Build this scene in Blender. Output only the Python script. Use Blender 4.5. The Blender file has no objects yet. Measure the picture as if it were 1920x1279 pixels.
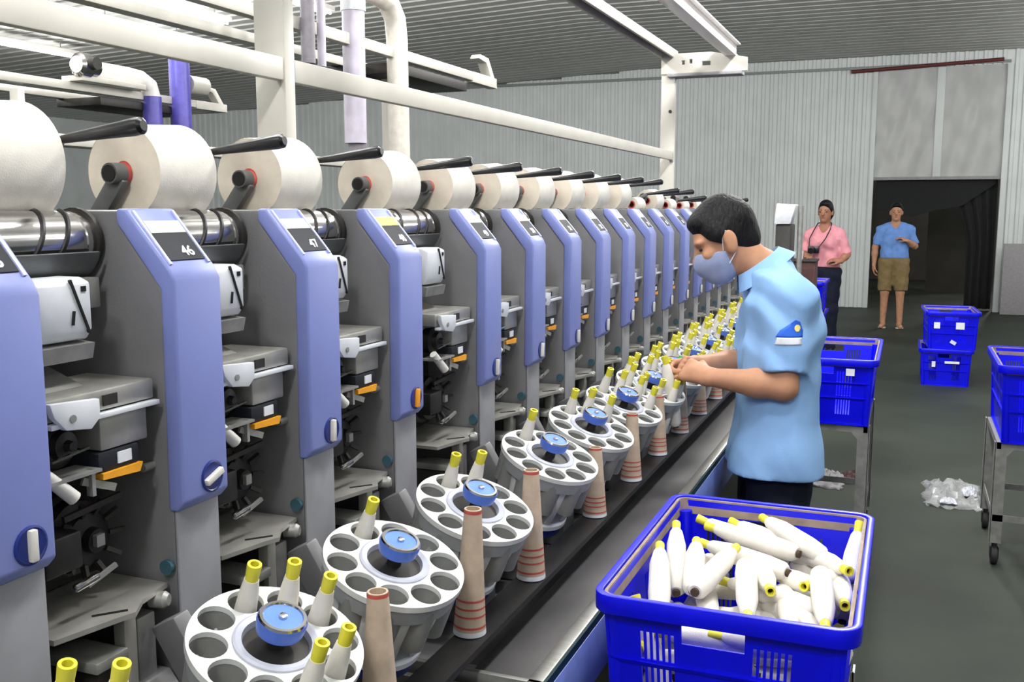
import bpy, bmesh, math, random
import numpy as np
from mathutils import Vector, Matrix
from mathutils.bvhtree import BVHTree
random.seed(7)
R = math.radians
sc = bpy.context.scene
C = sc.collection

# ------------------------------------------------------------------ camera
cam_d = bpy.data.cameras.new('camera'); cam = bpy.data.objects.new('camera', cam_d); C.objects.link(cam)
cam_d.sensor_width = 36.0; cam_d.lens = 36.0*1850/1920; cam_d.clip_start = .02; cam_d.clip_end = 200
cam.location = (0, 0, 1.58)
cam.rotation_euler = (R(90-7.650), 0, R(21.758))
sc.camera = cam
# ------------------------------------------------------------------ world, exposure
w = bpy.data.worlds.new('world'); sc.world = w; w.use_nodes = True
w.node_tree.nodes['Background'].inputs[0].default_value = (.93, .97, 1.0, 1)
w.node_tree.nodes['Background'].inputs[1].default_value = .34
sc.view_settings.view_transform = 'Standard'; sc.view_settings.look = 'None'
sc.view_settings.gamma = 1; sc.view_settings.use_curve_mapping = False
sc.view_settings.exposure = -0.16
LAMP_POWER = 105.0
try:
    sc.cycles.use_denoising = True
    sc.cycles.max_bounces = 6
except Exception: pass

# ------------------------------------------------------------------ materials
def lin(c):
    return tuple((x/255/12.92 if x/255 <= .04045 else ((x/255+.055)/1.055)**2.4) for x in c)
MATS = {}
def mat(name, col, rough=.5, metal=0.0, var=.06, scale=30, bump=0.0, bscale=80, emit=0, trans=0, alpha=1, stretch=None, spec=.5, coat=0):
    if name in MATS: return MATS[name]
    m = bpy.data.materials.new(name); m.use_nodes = True; nt = m.node_tree; b = nt.nodes['Principled BSDF']
    c = lin(col)
    b.inputs['Roughness'].default_value = rough; b.inputs['Metallic'].default_value = metal
    b.inputs['Specular IOR Level'].default_value = spec
    if coat: b.inputs['Coat Weight'].default_value = coat
    tc = nt.nodes.new('ShaderNodeTexCoord'); mp = nt.nodes.new('ShaderNodeMapping')
    nt.links.new(tc.outputs['Object'], mp.inputs[0])
    if stretch: mp.inputs['Scale'].default_value = stretch
    if var > 0:
        n = nt.nodes.new('ShaderNodeTexNoise'); n.inputs['Scale'].default_value = scale; n.inputs['Detail'].default_value = 4
        nt.links.new(mp.outputs[0], n.inputs['Vector'])
        r = nt.nodes.new('ShaderNodeValToRGB')
        r.color_ramp.elements[0].position = .3; r.color_ramp.elements[1].position = .7
        r.color_ramp.elements[0].color = (*[x*(1-var*2) for x in c], 1); r.color_ramp.elements[1].color = (*[min(1, x*(1+var*2)) for x in c], 1)
        nt.links.new(n.outputs['Fac'], r.inputs[0]); nt.links.new(r.outputs[0], b.inputs['Base Color'])
    else: b.inputs['Base Color'].default_value = (*c, 1)
    if bump > 0:
        n2 = nt.nodes.new('ShaderNodeTexNoise'); n2.inputs['Scale'].default_value = bscale; n2.inputs['Detail'].default_value = 3
        nt.links.new(mp.outputs[0], n2.inputs['Vector'])
        bp = nt.nodes.new('ShaderNodeBump'); bp.inputs['Strength'].default_value = bump; bp.inputs['Distance'].default_value = .01
        nt.links.new(n2.outputs['Fac'], bp.inputs['Height']); nt.links.new(bp.outputs[0], b.inputs['Normal'])
    if emit: b.inputs['Emission Color'].default_value = (*c, 1); b.inputs['Emission Strength'].default_value = emit
    if trans: b.inputs['Transmission Weight'].default_value = trans
    if alpha < 1: b.inputs['Alpha'].default_value = alpha
    MATS[name] = m
    return m
M_floor = mat('floor_concrete', (50, 56, 48), .62, spec=.25, var=.16, scale=1.3, bump=.03, bscale=30)
M_wall = mat('wall_sheet', (218, 223, 222), .45, var=.03, scale=2)
M_ceil = mat('ceiling_sheet', (192, 192, 188), .5, var=.04, scale=2)
M_cream = mat('cream_paint', (196, 193, 184), .42, var=.03, scale=8)
M_track = mat('white_track_paint', (236, 232, 228), .3, var=.02)
M_dark = mat('dark_metal', (48, 46, 44), .5, .3, var=.1)
M_body = mat('grey_hammered_paint', (116, 116, 118), .42, .15, var=.05, scale=9, bump=.04, bscale=250)
M_blue = mat('periwinkle_cover', (120, 131, 192), .4, var=.02, scale=5)
M_blued = mat('deep_blue_plastic', (28, 44, 120), .35, var=.05)
M_disp = mat('display_glass', (190, 193, 188), .5, spec=.3, var=.03)
M_dispy = mat('display_yellow', (214, 208, 96), .5, spec=.3, var=.03)
M_plate = mat('number_plate', (38, 41, 48), .6, spec=.2, var=.06)
M_text = mat('white_print', (240, 240, 240), .5, var=0)
M_lever = mat('ivory_lever', (214, 212, 206), .4, var=.03)
M_levero = mat('orange_lever', (242, 160, 40), .4, var=.03)
M_chrome = mat('chrome', (200, 198, 196), .16, 1.0, var=.06, scale=20)
M_silver = mat('cast_silver', (176, 175, 168), .38, .55, var=.07, scale=20)
M_steel = mat('brushed_steel', (168, 168, 164), .34, .8, var=.06, stretch=(1, 12, 1))
M_arm = mat('arm_grey_paint', (92, 94, 94), .45, .2, var=.06)
M_black = mat('black_mechanism', (22, 21, 21), .45, .1, var=.15, scale=60)
M_blk = mat('black_handle_plastic', (20, 21, 25), .3, var=.05)
M_white = mat('white_plastic', (226, 230, 236), .35, var=.02)
M_yarn = mat('cream_yarn', (230, 226, 217), .85, var=.02, scale=40, bump=.12, bscale=500, spec=.2)
M_yarnend = mat('cream_yarn_end', (214, 205, 190), .9, var=.04, scale=30, spec=.1)
M_yellow = mat('yellow_tube', (222, 214, 60), .4, var=.05)
M_green = mat('green_tube', (70, 190, 84), .4, var=.05)
M_hole = mat('tube_inside', (70, 55, 40), .8, var=.05)
M_tray = mat('tray_white', (222, 224, 222), .4, var=.03)
M_trayg = mat('tray_grey', (160, 164, 166), .4, var=.04)
M_well = mat('pocket_grey', (142, 143, 140), .5, var=.04)
M_clear = mat('frosted_plastic', (196, 200, 214), .3, var=.03)
M_knob = mat('knob_blue', (76, 112, 208), .3, var=.04)
M_knobt = mat('knob_top_blue', (110, 150, 235), .25, var=.03)
M_orange = mat('orange_strip', (246, 170, 36), .4, var=.04)
M_paper = mat('kraft_paper', (198, 178, 156), .8, var=.06, scale=40)
M_red = mat('red_print', (196, 84, 76), .7, var=.05)
M_belt = mat('belt_rubber', (66, 65, 66), .45, var=.16, scale=10, stretch=(1, .5, 1))
M_skirt = mat('skirt_blue', (132, 152, 226), .4, var=.04)
M_crate = mat('crate_blue', (6, 9, 232), .32, var=.05, scale=12)
M_crated = mat('crate_blue_dusty', (40, 44, 170), .5, var=.15, scale=30)
M_band = mat('dusty_band', (150, 132, 118), .7, var=.1)
M_paperw = mat('paper_tag', (225, 228, 235), .7, var=.03)
M_galv = mat('galvanised', (160, 160, 156), .45, .5, var=.1, scale=25)
M_rubber = mat('caster_rubber', (38, 38, 38), .7, var=.1)
M_lilac = mat('lilac_hose', (190, 184, 200), .4, var=.06, scale=10)
M_lilacd = mat('dark_lilac_hose', (120, 116, 124), .5, var=.06)
M_bluehose = mat('blue_hose', (84, 78, 170), .4, var=.08, scale=20)
M_skin = mat('skin', (188, 138, 108), .55, var=.05, scale=25, spec=.35)
M_skind = mat('skin_tan', (160, 114, 90), .55, var=.05, scale=25, spec=.35)
M_hair = mat('black_hair', (14, 13, 16), .55, spec=.25, var=.25, scale=60, bump=.6, bscale=120, stretch=(1, 1, .3))
M_shirt = mat('light_blue_cotton', (146, 188, 236), .8, var=.02, scale=6, bump=.08, bscale=300, spec=.2)
M_polo = mat('blue_polo_cotton', (112, 152, 218), .8, var=.04, scale=20, spec=.2)
M_pink = mat('pink_knit', (222, 150, 160), .85, var=.04, scale=20, spec=.2)
M_navy = mat('navy_cloth', (24, 28, 44), .85, var=.06, spec=.2)
M_khaki = mat('khaki_cloth', (132, 114, 78), .85, var=.06, spec=.2)
M_mask = mat('face_mask_cloth', (150, 160, 192), .8, var=.03, spec=.2)
M_lip = mat('lip', (150, 84, 78), .5, var=.03)
M_eye = mat('eye_dark', (24, 18, 16), .25, var=0)
M_emb = mat('emblem_blue', (36, 98, 210), .7, var=.03)
M_embw = mat('emblem_white', (232, 236, 244), .7, var=.02)
M_emby = mat('emblem_yellow', (248, 226, 140), .7, var=.02)
M_sheet = mat('plastic_sheeting', (176, 178, 176), .35, var=.05, scale=3, bump=.25, bscale=4)
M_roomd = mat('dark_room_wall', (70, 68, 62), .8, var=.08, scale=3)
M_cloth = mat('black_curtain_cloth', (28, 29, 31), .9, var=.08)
M_rust = mat('red_oxide_paint', (96, 40, 38), .6, var=.1)
M_cond = mat('grey_conduit', (128, 134, 132), .5, .3, var=.05)
M_brown = mat('brown_card', (78, 50, 50), .8, var=.08)
M_tube = mat('fluorescent_tube', (255, 255, 255), .4, var=0, emit=6)
M_film = mat('crumpled_film', (190, 192, 192), .2, var=.1, scale=40, alpha=.55)
M_grey = mat('grey_plate', (150, 148, 150), .6, var=.05)

# ------------------------------------------------------------------ mesh helpers
class MB:
    def __init__(s): s.v = []; s.f = []
    def add(s, vs, fs):
        o = len(s.v); s.v += [tuple(map(float, p)) for p in vs]; s.f += [tuple(i+o for i in f) for f in fs]; return s
    def box(s, lo, hi):
        x0, y0, z0 = lo; x1, y1, z1 = hi
        return s.add([(x0, y0, z0), (x1, y0, z0), (x1, y1, z0), (x0, y1, z0), (x0, y0, z1), (x1, y0, z1), (x1, y1, z1), (x0, y1, z1)],
                     [(0, 3, 2, 1), (4, 5, 6, 7), (0, 1, 5, 4), (1, 2, 6, 5), (2, 3, 7, 6), (3, 0, 4, 7)])
    def bar(s, a, b, wx, wz, up=(0, 0, 1)):          # rectangular bar from a to b
        a = Vector(a); b = Vector(b); d = (b-a).normalized(); u = Vector(up)
        sx = d.cross(u); sx = sx.normalized() if sx.length > 1e-4 else Vector((1, 0, 0)); uz = sx.cross(d)
        p = [a+sx*i*wx/2+uz*j*wz/2 for i, j in ((-1, -1), (1, -1), (1, 1), (-1, 1))]
        q = [x+(b-a) for x in p]
        return s.add(p+q, [(0, 1, 2, 3), (7, 6, 5, 4), (0, 4, 5, 1), (1, 5, 6, 2), (2, 6, 7, 3), (3, 7, 4, 0)])
    def rev(s, a, b, prof, n=20, cap=True):            # profile [(t, r)] along a->b (t in metres)
        a = Vector(a); b = Vector(b); d = (b-a).normalized()
        u = d.orthogonal().normalized(); w_ = d.cross(u)
        vs = []; fs = []
        for t, r in prof:
            for i in range(n):
                an = 2*math.pi*i/n; vs.append(a+d*t+(u*math.cos(an)+w_*math.sin(an))*r)
        for k in range(len(prof)-1):
            for i in range(n):
                j = (i+1) % n; fs.append((k*n+i, k*n+j, (k+1)*n+j, (k+1)*n+i))
        if cap:
            fs.append(tuple(range(n-1, -1, -1))); m = (len(prof)-1)*n; fs.append(tuple(range(m, m+n)))
        return s.add(vs, fs)
    def cyl(s, a, b, r, r2=None, n=20):
        L = (Vector(b)-Vector(a)).length
        return s.rev(a, b, [(0, r), (L, r if r2 is None else r2)], n)
    def tube(s, pts, r, n=8):
        pts = [Vector(p) for p in pts]; vs = []; fs = []
        u = None
        for k, p in enumerate(pts):
            d = ((pts[min(k+1, len(pts)-1)])-(pts[max(k-1, 0)])).normalized()
            if u is None: u = d.orthogonal().normalized()
            u = (u-d*u.dot(d)).normalized(); w_ = d.cross(u); rr = r[k] if isinstance(r, (list, tuple)) else r
            for i in range(n):
                an = 2*math.pi*i/n; vs.append(p+(u*math.cos(an)+w_*math.sin(an))*rr)
        for k in range(len(pts)-1):
            for i in range(n):
                j = (i+1) % n; fs.append((k*n+i, k*n+j, (k+1)*n+j, (k+1)*n+i))
        fs.append(tuple(range(n-1, -1, -1))); m = (len(pts)-1)*n; fs.append(tuple(range(m, m+n)))
        return s.add(vs, fs)
    def prism(s, poly, axis, lo, hi):                  # polygon in the two other axes extruded along axis
        n = len(poly); vs = []
        for h in (lo, hi):
            for a, b in poly:
                vs.append({0: (h, a, b), 1: (a, h, b), 2: (a, b, h)}[axis])
        fs = [tuple(range(n)), tuple(range(2*n-1, n-1, -1))]+[(i, i+n, (i+1) % n+n, (i+1) % n) for i in range(n)]
        return s.add(vs, fs)
    def perf(s, w_, h_, holes, th, fn):                # plate with rectangular holes, fn(u,v,t)->xyz
        xs = sorted({0, w_} | {round(x, 5) for a in holes for x in (a[0], a[2])}); ys = sorted({0, h_} | {round(y, 5) for a in holes for y in (a[1], a[3])})
        nx, ny = len(xs)-1, len(ys)-1
        sol = [[not any(a[0]-1e-6 <= (xs[i]+xs[i+1])/2 <= a[2] and a[1]-1e-6 <= (ys[j]+ys[j+1])/2 <= a[3] for a in holes) for j in range(ny)] for i in range(nx)]
        idx = {}; vs = []; fs = []
        def V(i, j, t):
            k = (i, j, t)
            if k not in idx: idx[k] = len(vs); vs.append(fn(xs[i], ys[j], t*th))
            return idx[k]
        for i in range(nx):
            for j in range(ny):
                if not sol[i][j]: continue
                fs.append((V(i, j, 0), V(i+1, j, 0), V(i+1, j+1, 0), V(i, j+1, 0))); fs.append((V(i, j+1, 1), V(i+1, j+1, 1), V(i+1, j, 1), V(i, j, 1)))
                for (a, b, c, d, ni, nj) in ((i, j, i+1, j, i, j-1), (i+1, j, i+1, j+1, i+1, j), (i+1, j+1, i, j+1, i, j+1), (i, j+1, i, j, i-1, j)):
                    if not (0 <= ni < nx and 0 <= nj < ny and sol[ni][nj]): fs.append((V(c, d, 0), V(a, b, 0), V(a, b, 1), V(c, d, 1)))
        return s.add(vs, fs)
    def mesh(s, name, m, origin=(0, 0, 0), bevel=0, smooth=35, seg=2):
        me = bpy.data.meshes.new(name); o = Vector(origin)
        me.from_pydata([tuple(Vector(p)-o) for p in s.v], [], s.f)
        bm = bmesh.new(); bm.from_mesh(me); bmesh.ops.recalc_face_normals(bm, faces=bm.faces)
        if bevel:
            es = [e for e in bm.edges if len(e.link_faces) == 2 and e.calc_face_angle(0) > .6]
            bmesh.ops.bevel(bm, geom=es, offset=bevel, segments=seg, profile=.5, affect='EDGES', clamp_overlap=True)
        bm.to_mesh(me); bm.free()
        me.polygons.foreach_set('use_smooth', [True]*len(me.polygons)); me.set_sharp_from_angle(angle=R(smooth))
        me.materials.append(m); return me
    def build(s, name, m, parent=None, origin=None, **kw):
        if origin is None: origin = parent['_o'] if parent is not None and '_o' in parent else (0, 0, 0)
        me = s.mesh(name, m, origin, **kw)
        return link(name, me, parent, None if parent is not None else origin)
def link(name, me, parent=None, loc=None):
    o = bpy.data.objects.new(name, me); C.objects.link(o)
    if parent is not None:
        o.parent = parent
        if '_o' in parent: o['_o'] = parent['_o']
    elif loc is not None: o.location = loc
    return o
def tag(o, label=None, cat=None, group=None, kind=None):
    if label: o['label'] = label
    if cat: o['category'] = cat
    if group: o['group'] = group
    if kind: o['kind'] = kind
    return o
def thing(name, loc, label, cat, group=None):
    o = bpy.data.objects.new(name, None); C.objects.link(o); o.location = loc; o.empty_display_size = .05
    o['_o'] = tuple(loc)
    return tag(o, label, cat, group)
def copy_tree(o, parent=None, skip=()):
    c = o.copy(); C.objects.link(c); c.parent = parent
    for ch in list(o.children):
        if ch.get('_k') in skip: continue
        copy_tree(ch, c, skip)
    return c
def struct(name): 
    o = bpy.data.objects.new(name, None); C.objects.link(o); o['kind'] = 'structure'; return o
def textmesh(txt, size, name='number'):
    cu = bpy.data.curves.new(name, 'FONT'); cu.body = txt; cu.size = size; cu.align_x = 'CENTER'; cu.align_y = 'CENTER'; cu.extrude = .0004; cu.offset = size*.022
    o = bpy.data.objects.new(name, cu); C.objects.link(o)
    dg = bpy.context.evaluated_depsgraph_get(); dg.update(); me = bpy.data.meshes.new_from_object(o.evaluated_get(dg)); bpy.data.objects.remove(o); bpy.data.curves.remove(cu)
    me.name = name; me.materials.clear(); me.materials.append(M_text); return me

# ------------------------------------------------------------------ implicit surfaces for the people
def rcone(a, b, ra, rb, cut=None, kk=None): return ('c', np.array(a, float), np.array(b, float), ra, rb, cut, kk)
def ell(c, r, rot=None): return ('e', np.array(c, float), np.array(r, float), rot)
def field(prims, lo, res, shape, k):
    F = np.full(shape, 1.0); k_ = k
    for p in prims:
        k = (p[6] if p[0] == 'c' and p[6] else k_)
        if p[0] == 'c':
            pl = np.minimum(p[1]-p[3], p[2]-p[4]); ph = np.maximum(p[1]+p[3], p[2]+p[4])
        else:
            m = p[2].max(); pl = p[1]-m; ph = p[1]+m
        i0 = np.maximum(((pl-lo-2.2*k-.012)/res).astype(int), 0); i1 = np.minimum(((ph-lo+2.2*k+.012)/res).astype(int)+2, shape)
        if (i1 <= i0).any(): continue
        ax = [lo[d]+res*np.arange(i0[d], i1[d]) for d in range(3)]
        X, Y, Z = np.meshgrid(*ax, indexing='ij')
        if p[0] == 'c':
            a, b = p[1], p[2]; ab = b-a; L2 = max((ab**2).sum(), 1e-9)
            t = np.clip(((X-a[0])*ab[0]+(Y-a[1])*ab[1]+(Z-a[2])*ab[2])/L2, 0, 1)
            d = np.sqrt((X-a[0]-t*ab[0])**2+(Y-a[1]-t*ab[1])**2+(Z-a[2]-t*ab[2])**2)-(p[3]+(p[4]-p[3])*t)
            if p[5]:
                n = ab/math.sqrt(L2); d = np.maximum(d, (X-b[0])*n[0]+(Y-b[1])*n[1]+(Z-b[2])*n[2])
        else:
            q = [X-p[1][0], Y-p[1][1], Z-p[1][2]]
            if p[3] is not None: q = [p[3][i][0]*q[0]+p[3][i][1]*q[1]+p[3][i][2]*q[2] for i in range(3)]
            r = p[2]; k0 = np.sqrt((q[0]/r[0])**2+(q[1]/r[1])**2+(q[2]/r[2])**2); k1 = np.sqrt((q[0]/r[0]**2)**2+(q[1]/r[1]**2)**2+(q[2]/r[2]**2)**2)
            d = np.where(k1 > 1e-6, k0*(k0-1)/np.maximum(k1, 1e-6), -r.min())
        S = F[i0[0]:i1[0], i0[1]:i1[1], i0[2]:i1[2]]
        h = np.maximum(k-np.abs(S-d), 0)/k
        F[i0[0]:i1[0], i0[1]:i1[1], i0[2]:i1[2]] = np.minimum(S, d)-h*h*k*.25
    return F
def nets(F, lo, res):
    ins = F < 0; s = ins.shape; cs = tuple(x-1 for x in s)
    cor = [(i, j, k) for i in (0, 1) for j in (0, 1) for k in (0, 1)]
    def sub(A, c): return A[c[0]:c[0]+cs[0], c[1]:c[1]+cs[1], c[2]:c[2]+cs[2]]
    cnt = sum(sub(ins, c).astype(np.int8) for c in cor); act = (cnt > 0) & (cnt < 8)
    idx = np.argwhere(act); vid = np.full(cs, -1, int); vid[act] = np.arange(len(idx))
    pos = np.zeros((len(idx), 3)); n = np.zeros(len(idx)); vals = {c: sub(F, c)[act] for c in cor}
    for a in cor:
        for b in cor:
            if sum(b)-sum(a) == 1 and all(y >= x for x, y in zip(a, b)):
                va, vb = vals[a], vals[b]; m = (va < 0) != (vb < 0); t = np.where(m, va/np.where(m, va-vb, 1), 0)
                P = np.array(a, float)[None]+t[:, None]*(np.array(b)-np.array(a))[None]
                pos[m] += P[m]; n[m] += 1
    verts = lo+res*(idx+pos/np.maximum(n, 1)[:, None])
    faces = []
    for ax in range(3):
        o1, o2 = [(1, 2), (2, 0), (0, 1)][ax]
        sl0 = [slice(None)]*3; sl1 = [slice(None)]*3; sl0[ax] = slice(0, -1); sl1[ax] = slice(1, None)
        ch = ins[tuple(sl0)] != ins[tuple(sl1)]
        e = np.argwhere(ch); e = e[(e[:, o1] > 0) & (e[:, o2] > 0) & (e[:, o1] < cs[o1]) & (e[:, o2] < cs[o2])]
        def V(d1, d2):
            q = e.copy(); q[:, o1] -= d1; q[:, o2] -= d2; return vid[q[:, 0], q[:, 1], q[:, 2]]
        qd = np.stack([V(1, 1), V(0, 1), V(0, 0), V(1, 0)], 1)
        fl = ins[e[:, 0], e[:, 1], e[:, 2]]
        faces.append(np.where(fl[:, None], qd, qd[:, ::-1]))
    return verts, np.concatenate(faces)
def sdf_object(name, prims, m, parent=None, res=.006, k=.02, wr=0, cuts=(), minus=None, origin=None, smooth_it=1):
    pts = np.array([q for p in prims for q in ((p[1]-p[3], p[1]+p[3], p[2]-p[4], p[2]+p[4]) if p[0] == 'c' else (p[1]-p[2].max(), p[1]+p[2].max()))])
    lo = pts.min(0)-3*res; hi = pts.max(0)+3*res; shape = tuple(((hi-lo)/res).astype(int)+2)
    F = field(prims, lo, res, shape, k)
    X, Y, Z = np.meshgrid(*[lo[d]+res*np.arange(shape[d]) for d in range(3)], indexing='ij', sparse=True)
    if wr < 0:                                        # cloth folds: drapes below the arm, pulls at the shoulder
        q = X*.9+Y*.45; fold = np.sin(30*q+11*Z+3*np.sin(7*Z+2))*np.clip((1.25-Z)*3, 0, 1)+.8*np.sin(46*Z+25*q+2.5*np.sin(19*q))*np.clip((Z-.95)*3, 0, 1)
        F = F+wr*np.sign(fold)*np.abs(fold)**1.3
    elif wr:
        F = F+wr*(np.sin(38*Z+9*X+14*Y+2*np.sin(17*X+5*Z))+.7*np.sin(61*X-33*Z+21*Y)*np.sin(23*Y+19*Z)+.6*np.sin(27*X+45*Z-30*Y))
    for c, n in cuts:                                 # keep the side n points away from
        n = np.array(n, float)/np.linalg.norm(n)
        F = np.maximum(F, (X-c[0])*n[0]+(Y-c[1])*n[1]+(Z-c[2])*n[2])
    if minus: F = np.maximum(F, -field(minus, lo, res, shape, .006))
    v, f = nets(F, lo, res)
    if origin is None: origin = parent['_o'] if parent is not None else (0, 0, 0)
    me = bpy.data.meshes.new(name); me.from_pydata((v-np.array(origin)).tolist(), [], f.tolist())
    bm = bmesh.new(); bm.from_mesh(me)
    for _ in range(smooth_it): bmesh.ops.smooth_vert(bm, verts=bm.verts, factor=.5, use_axis_x=True, use_axis_y=True, use_axis_z=True)
    bm.to_mesh(me); bm.free()
    me.polygons.foreach_set('use_smooth', [True]*len(me.polygons)); me.materials.append(m)
    o = link(name, me, parent, None if parent is not None else origin)
    o['_o'] = tuple(origin)
    return o

# ================================================================== SETTING
WY = 16.8                                              # back wall
DX0, DX1, DZ, SZ = -.57, 1.29, 2.04, 3.72             # doorway and the sheeting above it
fl = MB().box((-16, -3, -.1), (9, 24, 0)).build('floor', M_floor); tag(fl, kind='structure')
def zc(x): return 3.93 if x > -4 else 3.93-(-4-x)*.045
mb = MB(); ys = []; y = -3.0
while y < WY+.3:
    ys += [(y, 0), (y+.16, 0), (y+.18, .03), (y+.225, .03)]; y += .245
xs = [-16, -10, -4, 9]
vs = [(x, yy, zc(x)+dz) for yy, dz in ys for x in xs]; n = len(xs)
mb.add(vs, [(k*n+i, k*n+i+1, (k+1)*n+i+1, (k+1)*n+i) for k in range(len(ys)-1) for i in range(n-1)])
mb.add([(-16, -3, 4.1), (9, -3, 4.1), (9, 24, 4.1), (-16, 24, 4.1)], [(0, 1, 2, 3)])
ce = mb.build('ceiling', M_ceil, smooth=20); tag(ce, kind='structure')
wall = struct('wall_back')
def corr(x0, x1, z0, z1, yw=WY, pitch=.13):
    pr = []; x = x0
    while x < x1-1e-4:
        for dx, dy in ((0, 0), (.06, 0), (.075, -.028), (.115, -.028)):
            if x+dx <= x1: pr.append((x+dx, yw+dy))
        x += pitch
    pr.append((x1, yw))
    m = MB(); vs = [(a, b, z0) for a, b in pr]+[(a, b, z1) for a, b in pr]; k = len(pr)
    m.add(vs, [(i, i+1, k+i+1, k+i) for i in range(k-1)])
    m.add([(x0, yw+.05, z0), (x1, yw+.05, z0), (x1, yw+.05, z1), (x0, yw+.05, z1)], [(0, 1, 2, 3)])
    return m
x = DX0
while x > -15.9:
    zt = zc(x-.5)-.005
    corr(max(x-1.04, -16), x, 0, zt).build('corrugated_sheet', M_wall, wall, smooth=20); x -= 1.04
x = DX1
while x < 8.9:
    corr(x, min(x+1.04, 9), 0, 3.93).build('corrugated_sheet', M_wall, wall, smooth=20); x += 1.04
corr(DX0, DX1, SZ, 3.93).build('corrugated_sheet', M_wall, wall, smooth=20)
# left wall far away
lw = MB().box((-16.1, -3, 0), (-16, WY, 3.6)).build('wall_left', M_wall); tag(lw, kind='structure')
# sheeting over the doorway
win = struct('window_1')
for a, b in ((DX0+.02, .30), (.42, DX1-.02)):
    m = MB(); nx, nz = 14, 18; vs = []
    for i in range(nx+1):
        for j in range(nz+1):
            u, v = i/nx, j/nz
            vs.append((a+(b-a)*u, WY-.01+.012*math.sin(9*u+4*v)*math.sin(7*v+2*u)+.006*math.sin(20*u-11*v), DZ+.02+(SZ-DZ-.02)*v))
    m.add(vs, [(i*(nz+1)+j, (i+1)*(nz+1)+j, (i+1)*(nz+1)+j+1, i*(nz+1)+j+1) for i in range(nx) for j in range(nz)])
    m.box((a, WY+.03, DZ+.02), (b, WY+.035, SZ)).build('pane', M_sheet, win)
MB().box((.30, WY-.03, DZ), (.42, WY+.05, SZ)).build('mullion', M_wall, win, bevel=.01)
MB().box((DX0, WY-.04, DZ-.02), (DX1, WY+.06, DZ+.03)).build('bottom_rail', M_grey, win, bevel=.004)
door = struct('door_1')
MB().box((DX0-.05, WY-.05, 0), (DX0+.02, WY+.08, SZ)).build('jamb', M_wall, door, bevel=.006)
MB().box((DX1-.03, WY-.06, 0), (DX1+.05, WY+.08, SZ)).build('jamb', M_wall, door, bevel=.006)
tr = MB().box((-14, WY-.07, 3.735), (1.3, WY-.035, 3.775)).build('trim_1', M_cond); tag(tr, kind='structure')
# room beyond the doorway
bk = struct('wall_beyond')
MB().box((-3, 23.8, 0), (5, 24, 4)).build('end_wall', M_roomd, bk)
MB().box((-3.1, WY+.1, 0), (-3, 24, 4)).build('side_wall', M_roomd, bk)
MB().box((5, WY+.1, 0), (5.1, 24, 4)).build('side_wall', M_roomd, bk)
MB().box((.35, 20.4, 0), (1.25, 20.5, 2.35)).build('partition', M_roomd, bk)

def cyl_thing(name, a, b, r, m, label, cat, n=12):
    o = MB().cyl(a, b, r, n=n).build(name, m, origin=a); return tag(o, label, cat)
cyl_thing('wall_pipe', (-.95, WY-.085, 3.70), (1.2, WY-.085, 3.78), .028, M_rust, 'dark red pipe running along the wall above the doorway', 'pipe')
# black curtain at the right of the doorway
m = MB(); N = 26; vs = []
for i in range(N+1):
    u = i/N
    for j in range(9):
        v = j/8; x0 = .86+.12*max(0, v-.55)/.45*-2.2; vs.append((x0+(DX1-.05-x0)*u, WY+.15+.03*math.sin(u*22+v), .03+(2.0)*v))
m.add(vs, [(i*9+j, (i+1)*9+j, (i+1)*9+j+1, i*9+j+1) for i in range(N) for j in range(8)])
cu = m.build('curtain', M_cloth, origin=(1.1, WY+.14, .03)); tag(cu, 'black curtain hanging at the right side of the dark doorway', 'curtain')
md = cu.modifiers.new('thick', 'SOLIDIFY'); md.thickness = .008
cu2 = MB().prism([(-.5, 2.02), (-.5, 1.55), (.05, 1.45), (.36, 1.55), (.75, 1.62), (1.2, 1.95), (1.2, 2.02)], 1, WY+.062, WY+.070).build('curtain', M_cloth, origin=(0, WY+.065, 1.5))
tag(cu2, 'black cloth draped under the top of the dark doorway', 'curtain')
gp = MB().box((1.34, WY-.36, 0), (2.3, WY-.30, 1.06)).build('grey_panel', M_grey, origin=(1.8, WY-.33, 0), bevel=.004)
tag(gp, 'plain grey board leaning upright against the wall right of the doorway', 'board')

# ------------------------------------------------------------------ fluorescent lamps
def lamp(x, y, z, L, label, power=1.0, rot=0):
    t = thing('batten_lamp', (x, y, z), label, 'lamp', 'fluorescent ceiling lamps')
    t['_o'] = (0, 0, 0)
    MB().box((-.07, -L/2, .02), (.07, L/2, .07)).build('housing', M_track, t, bevel=.006)
    for dx in (-.03, .03): MB().cyl((dx, -L/2+.03, -.0), (dx, L/2-.03, -.0), .013, n=10).build('tube', M_tube, t)
    for dy in (-L*.35, L*.35): MB().cyl((0, dy, .07), (0, dy, zc(x)-z+.01), .006, n=6).build('hanger', M_cond, t)
    for dy in (-L*.28, L*.28):
        ld = bpy.data.lights.new('tube_light', 'POINT'); ld.energy = LAMP_POWER*power/2; ld.color = (1, .99, .97); ld.shadow_soft_size = .12
        lo = bpy.data.objects.new('tube_light', ld); C.objects.link(lo); lo.parent = t; lo.location = (0, dy, -.16)
    t.rotation_euler = (0, 0, rot); del t['_o']
    return t
k = 0
for x in (-5.6, -2.4, -.2, 3.0):
    for y in (-1.2, 2.0, 5.2, 8.2):
        k += 1
        lamp(x, y, 3.55, 1.6, 'twin-tube ceiling lamp, %s of the row %s' % (['nearest', 'second', 'third', 'farthest'][[-1.2, 2.0, 5.2, 8.2].index(y)], {-5.6: 'over the far machines', -2.4: 'behind the winding machine', -.2: 'over the worker aisle', 3.0: 'over the right aisle'}[x]), {-5.6: 1.1, -2.4: 1.0, -.2: 1.75, 3.0: .45}[x])
lamp(-10.0, 9.2, 3.5, 1.6, 'lit batten lamp at the far left edge below the ceiling', .4)
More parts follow.
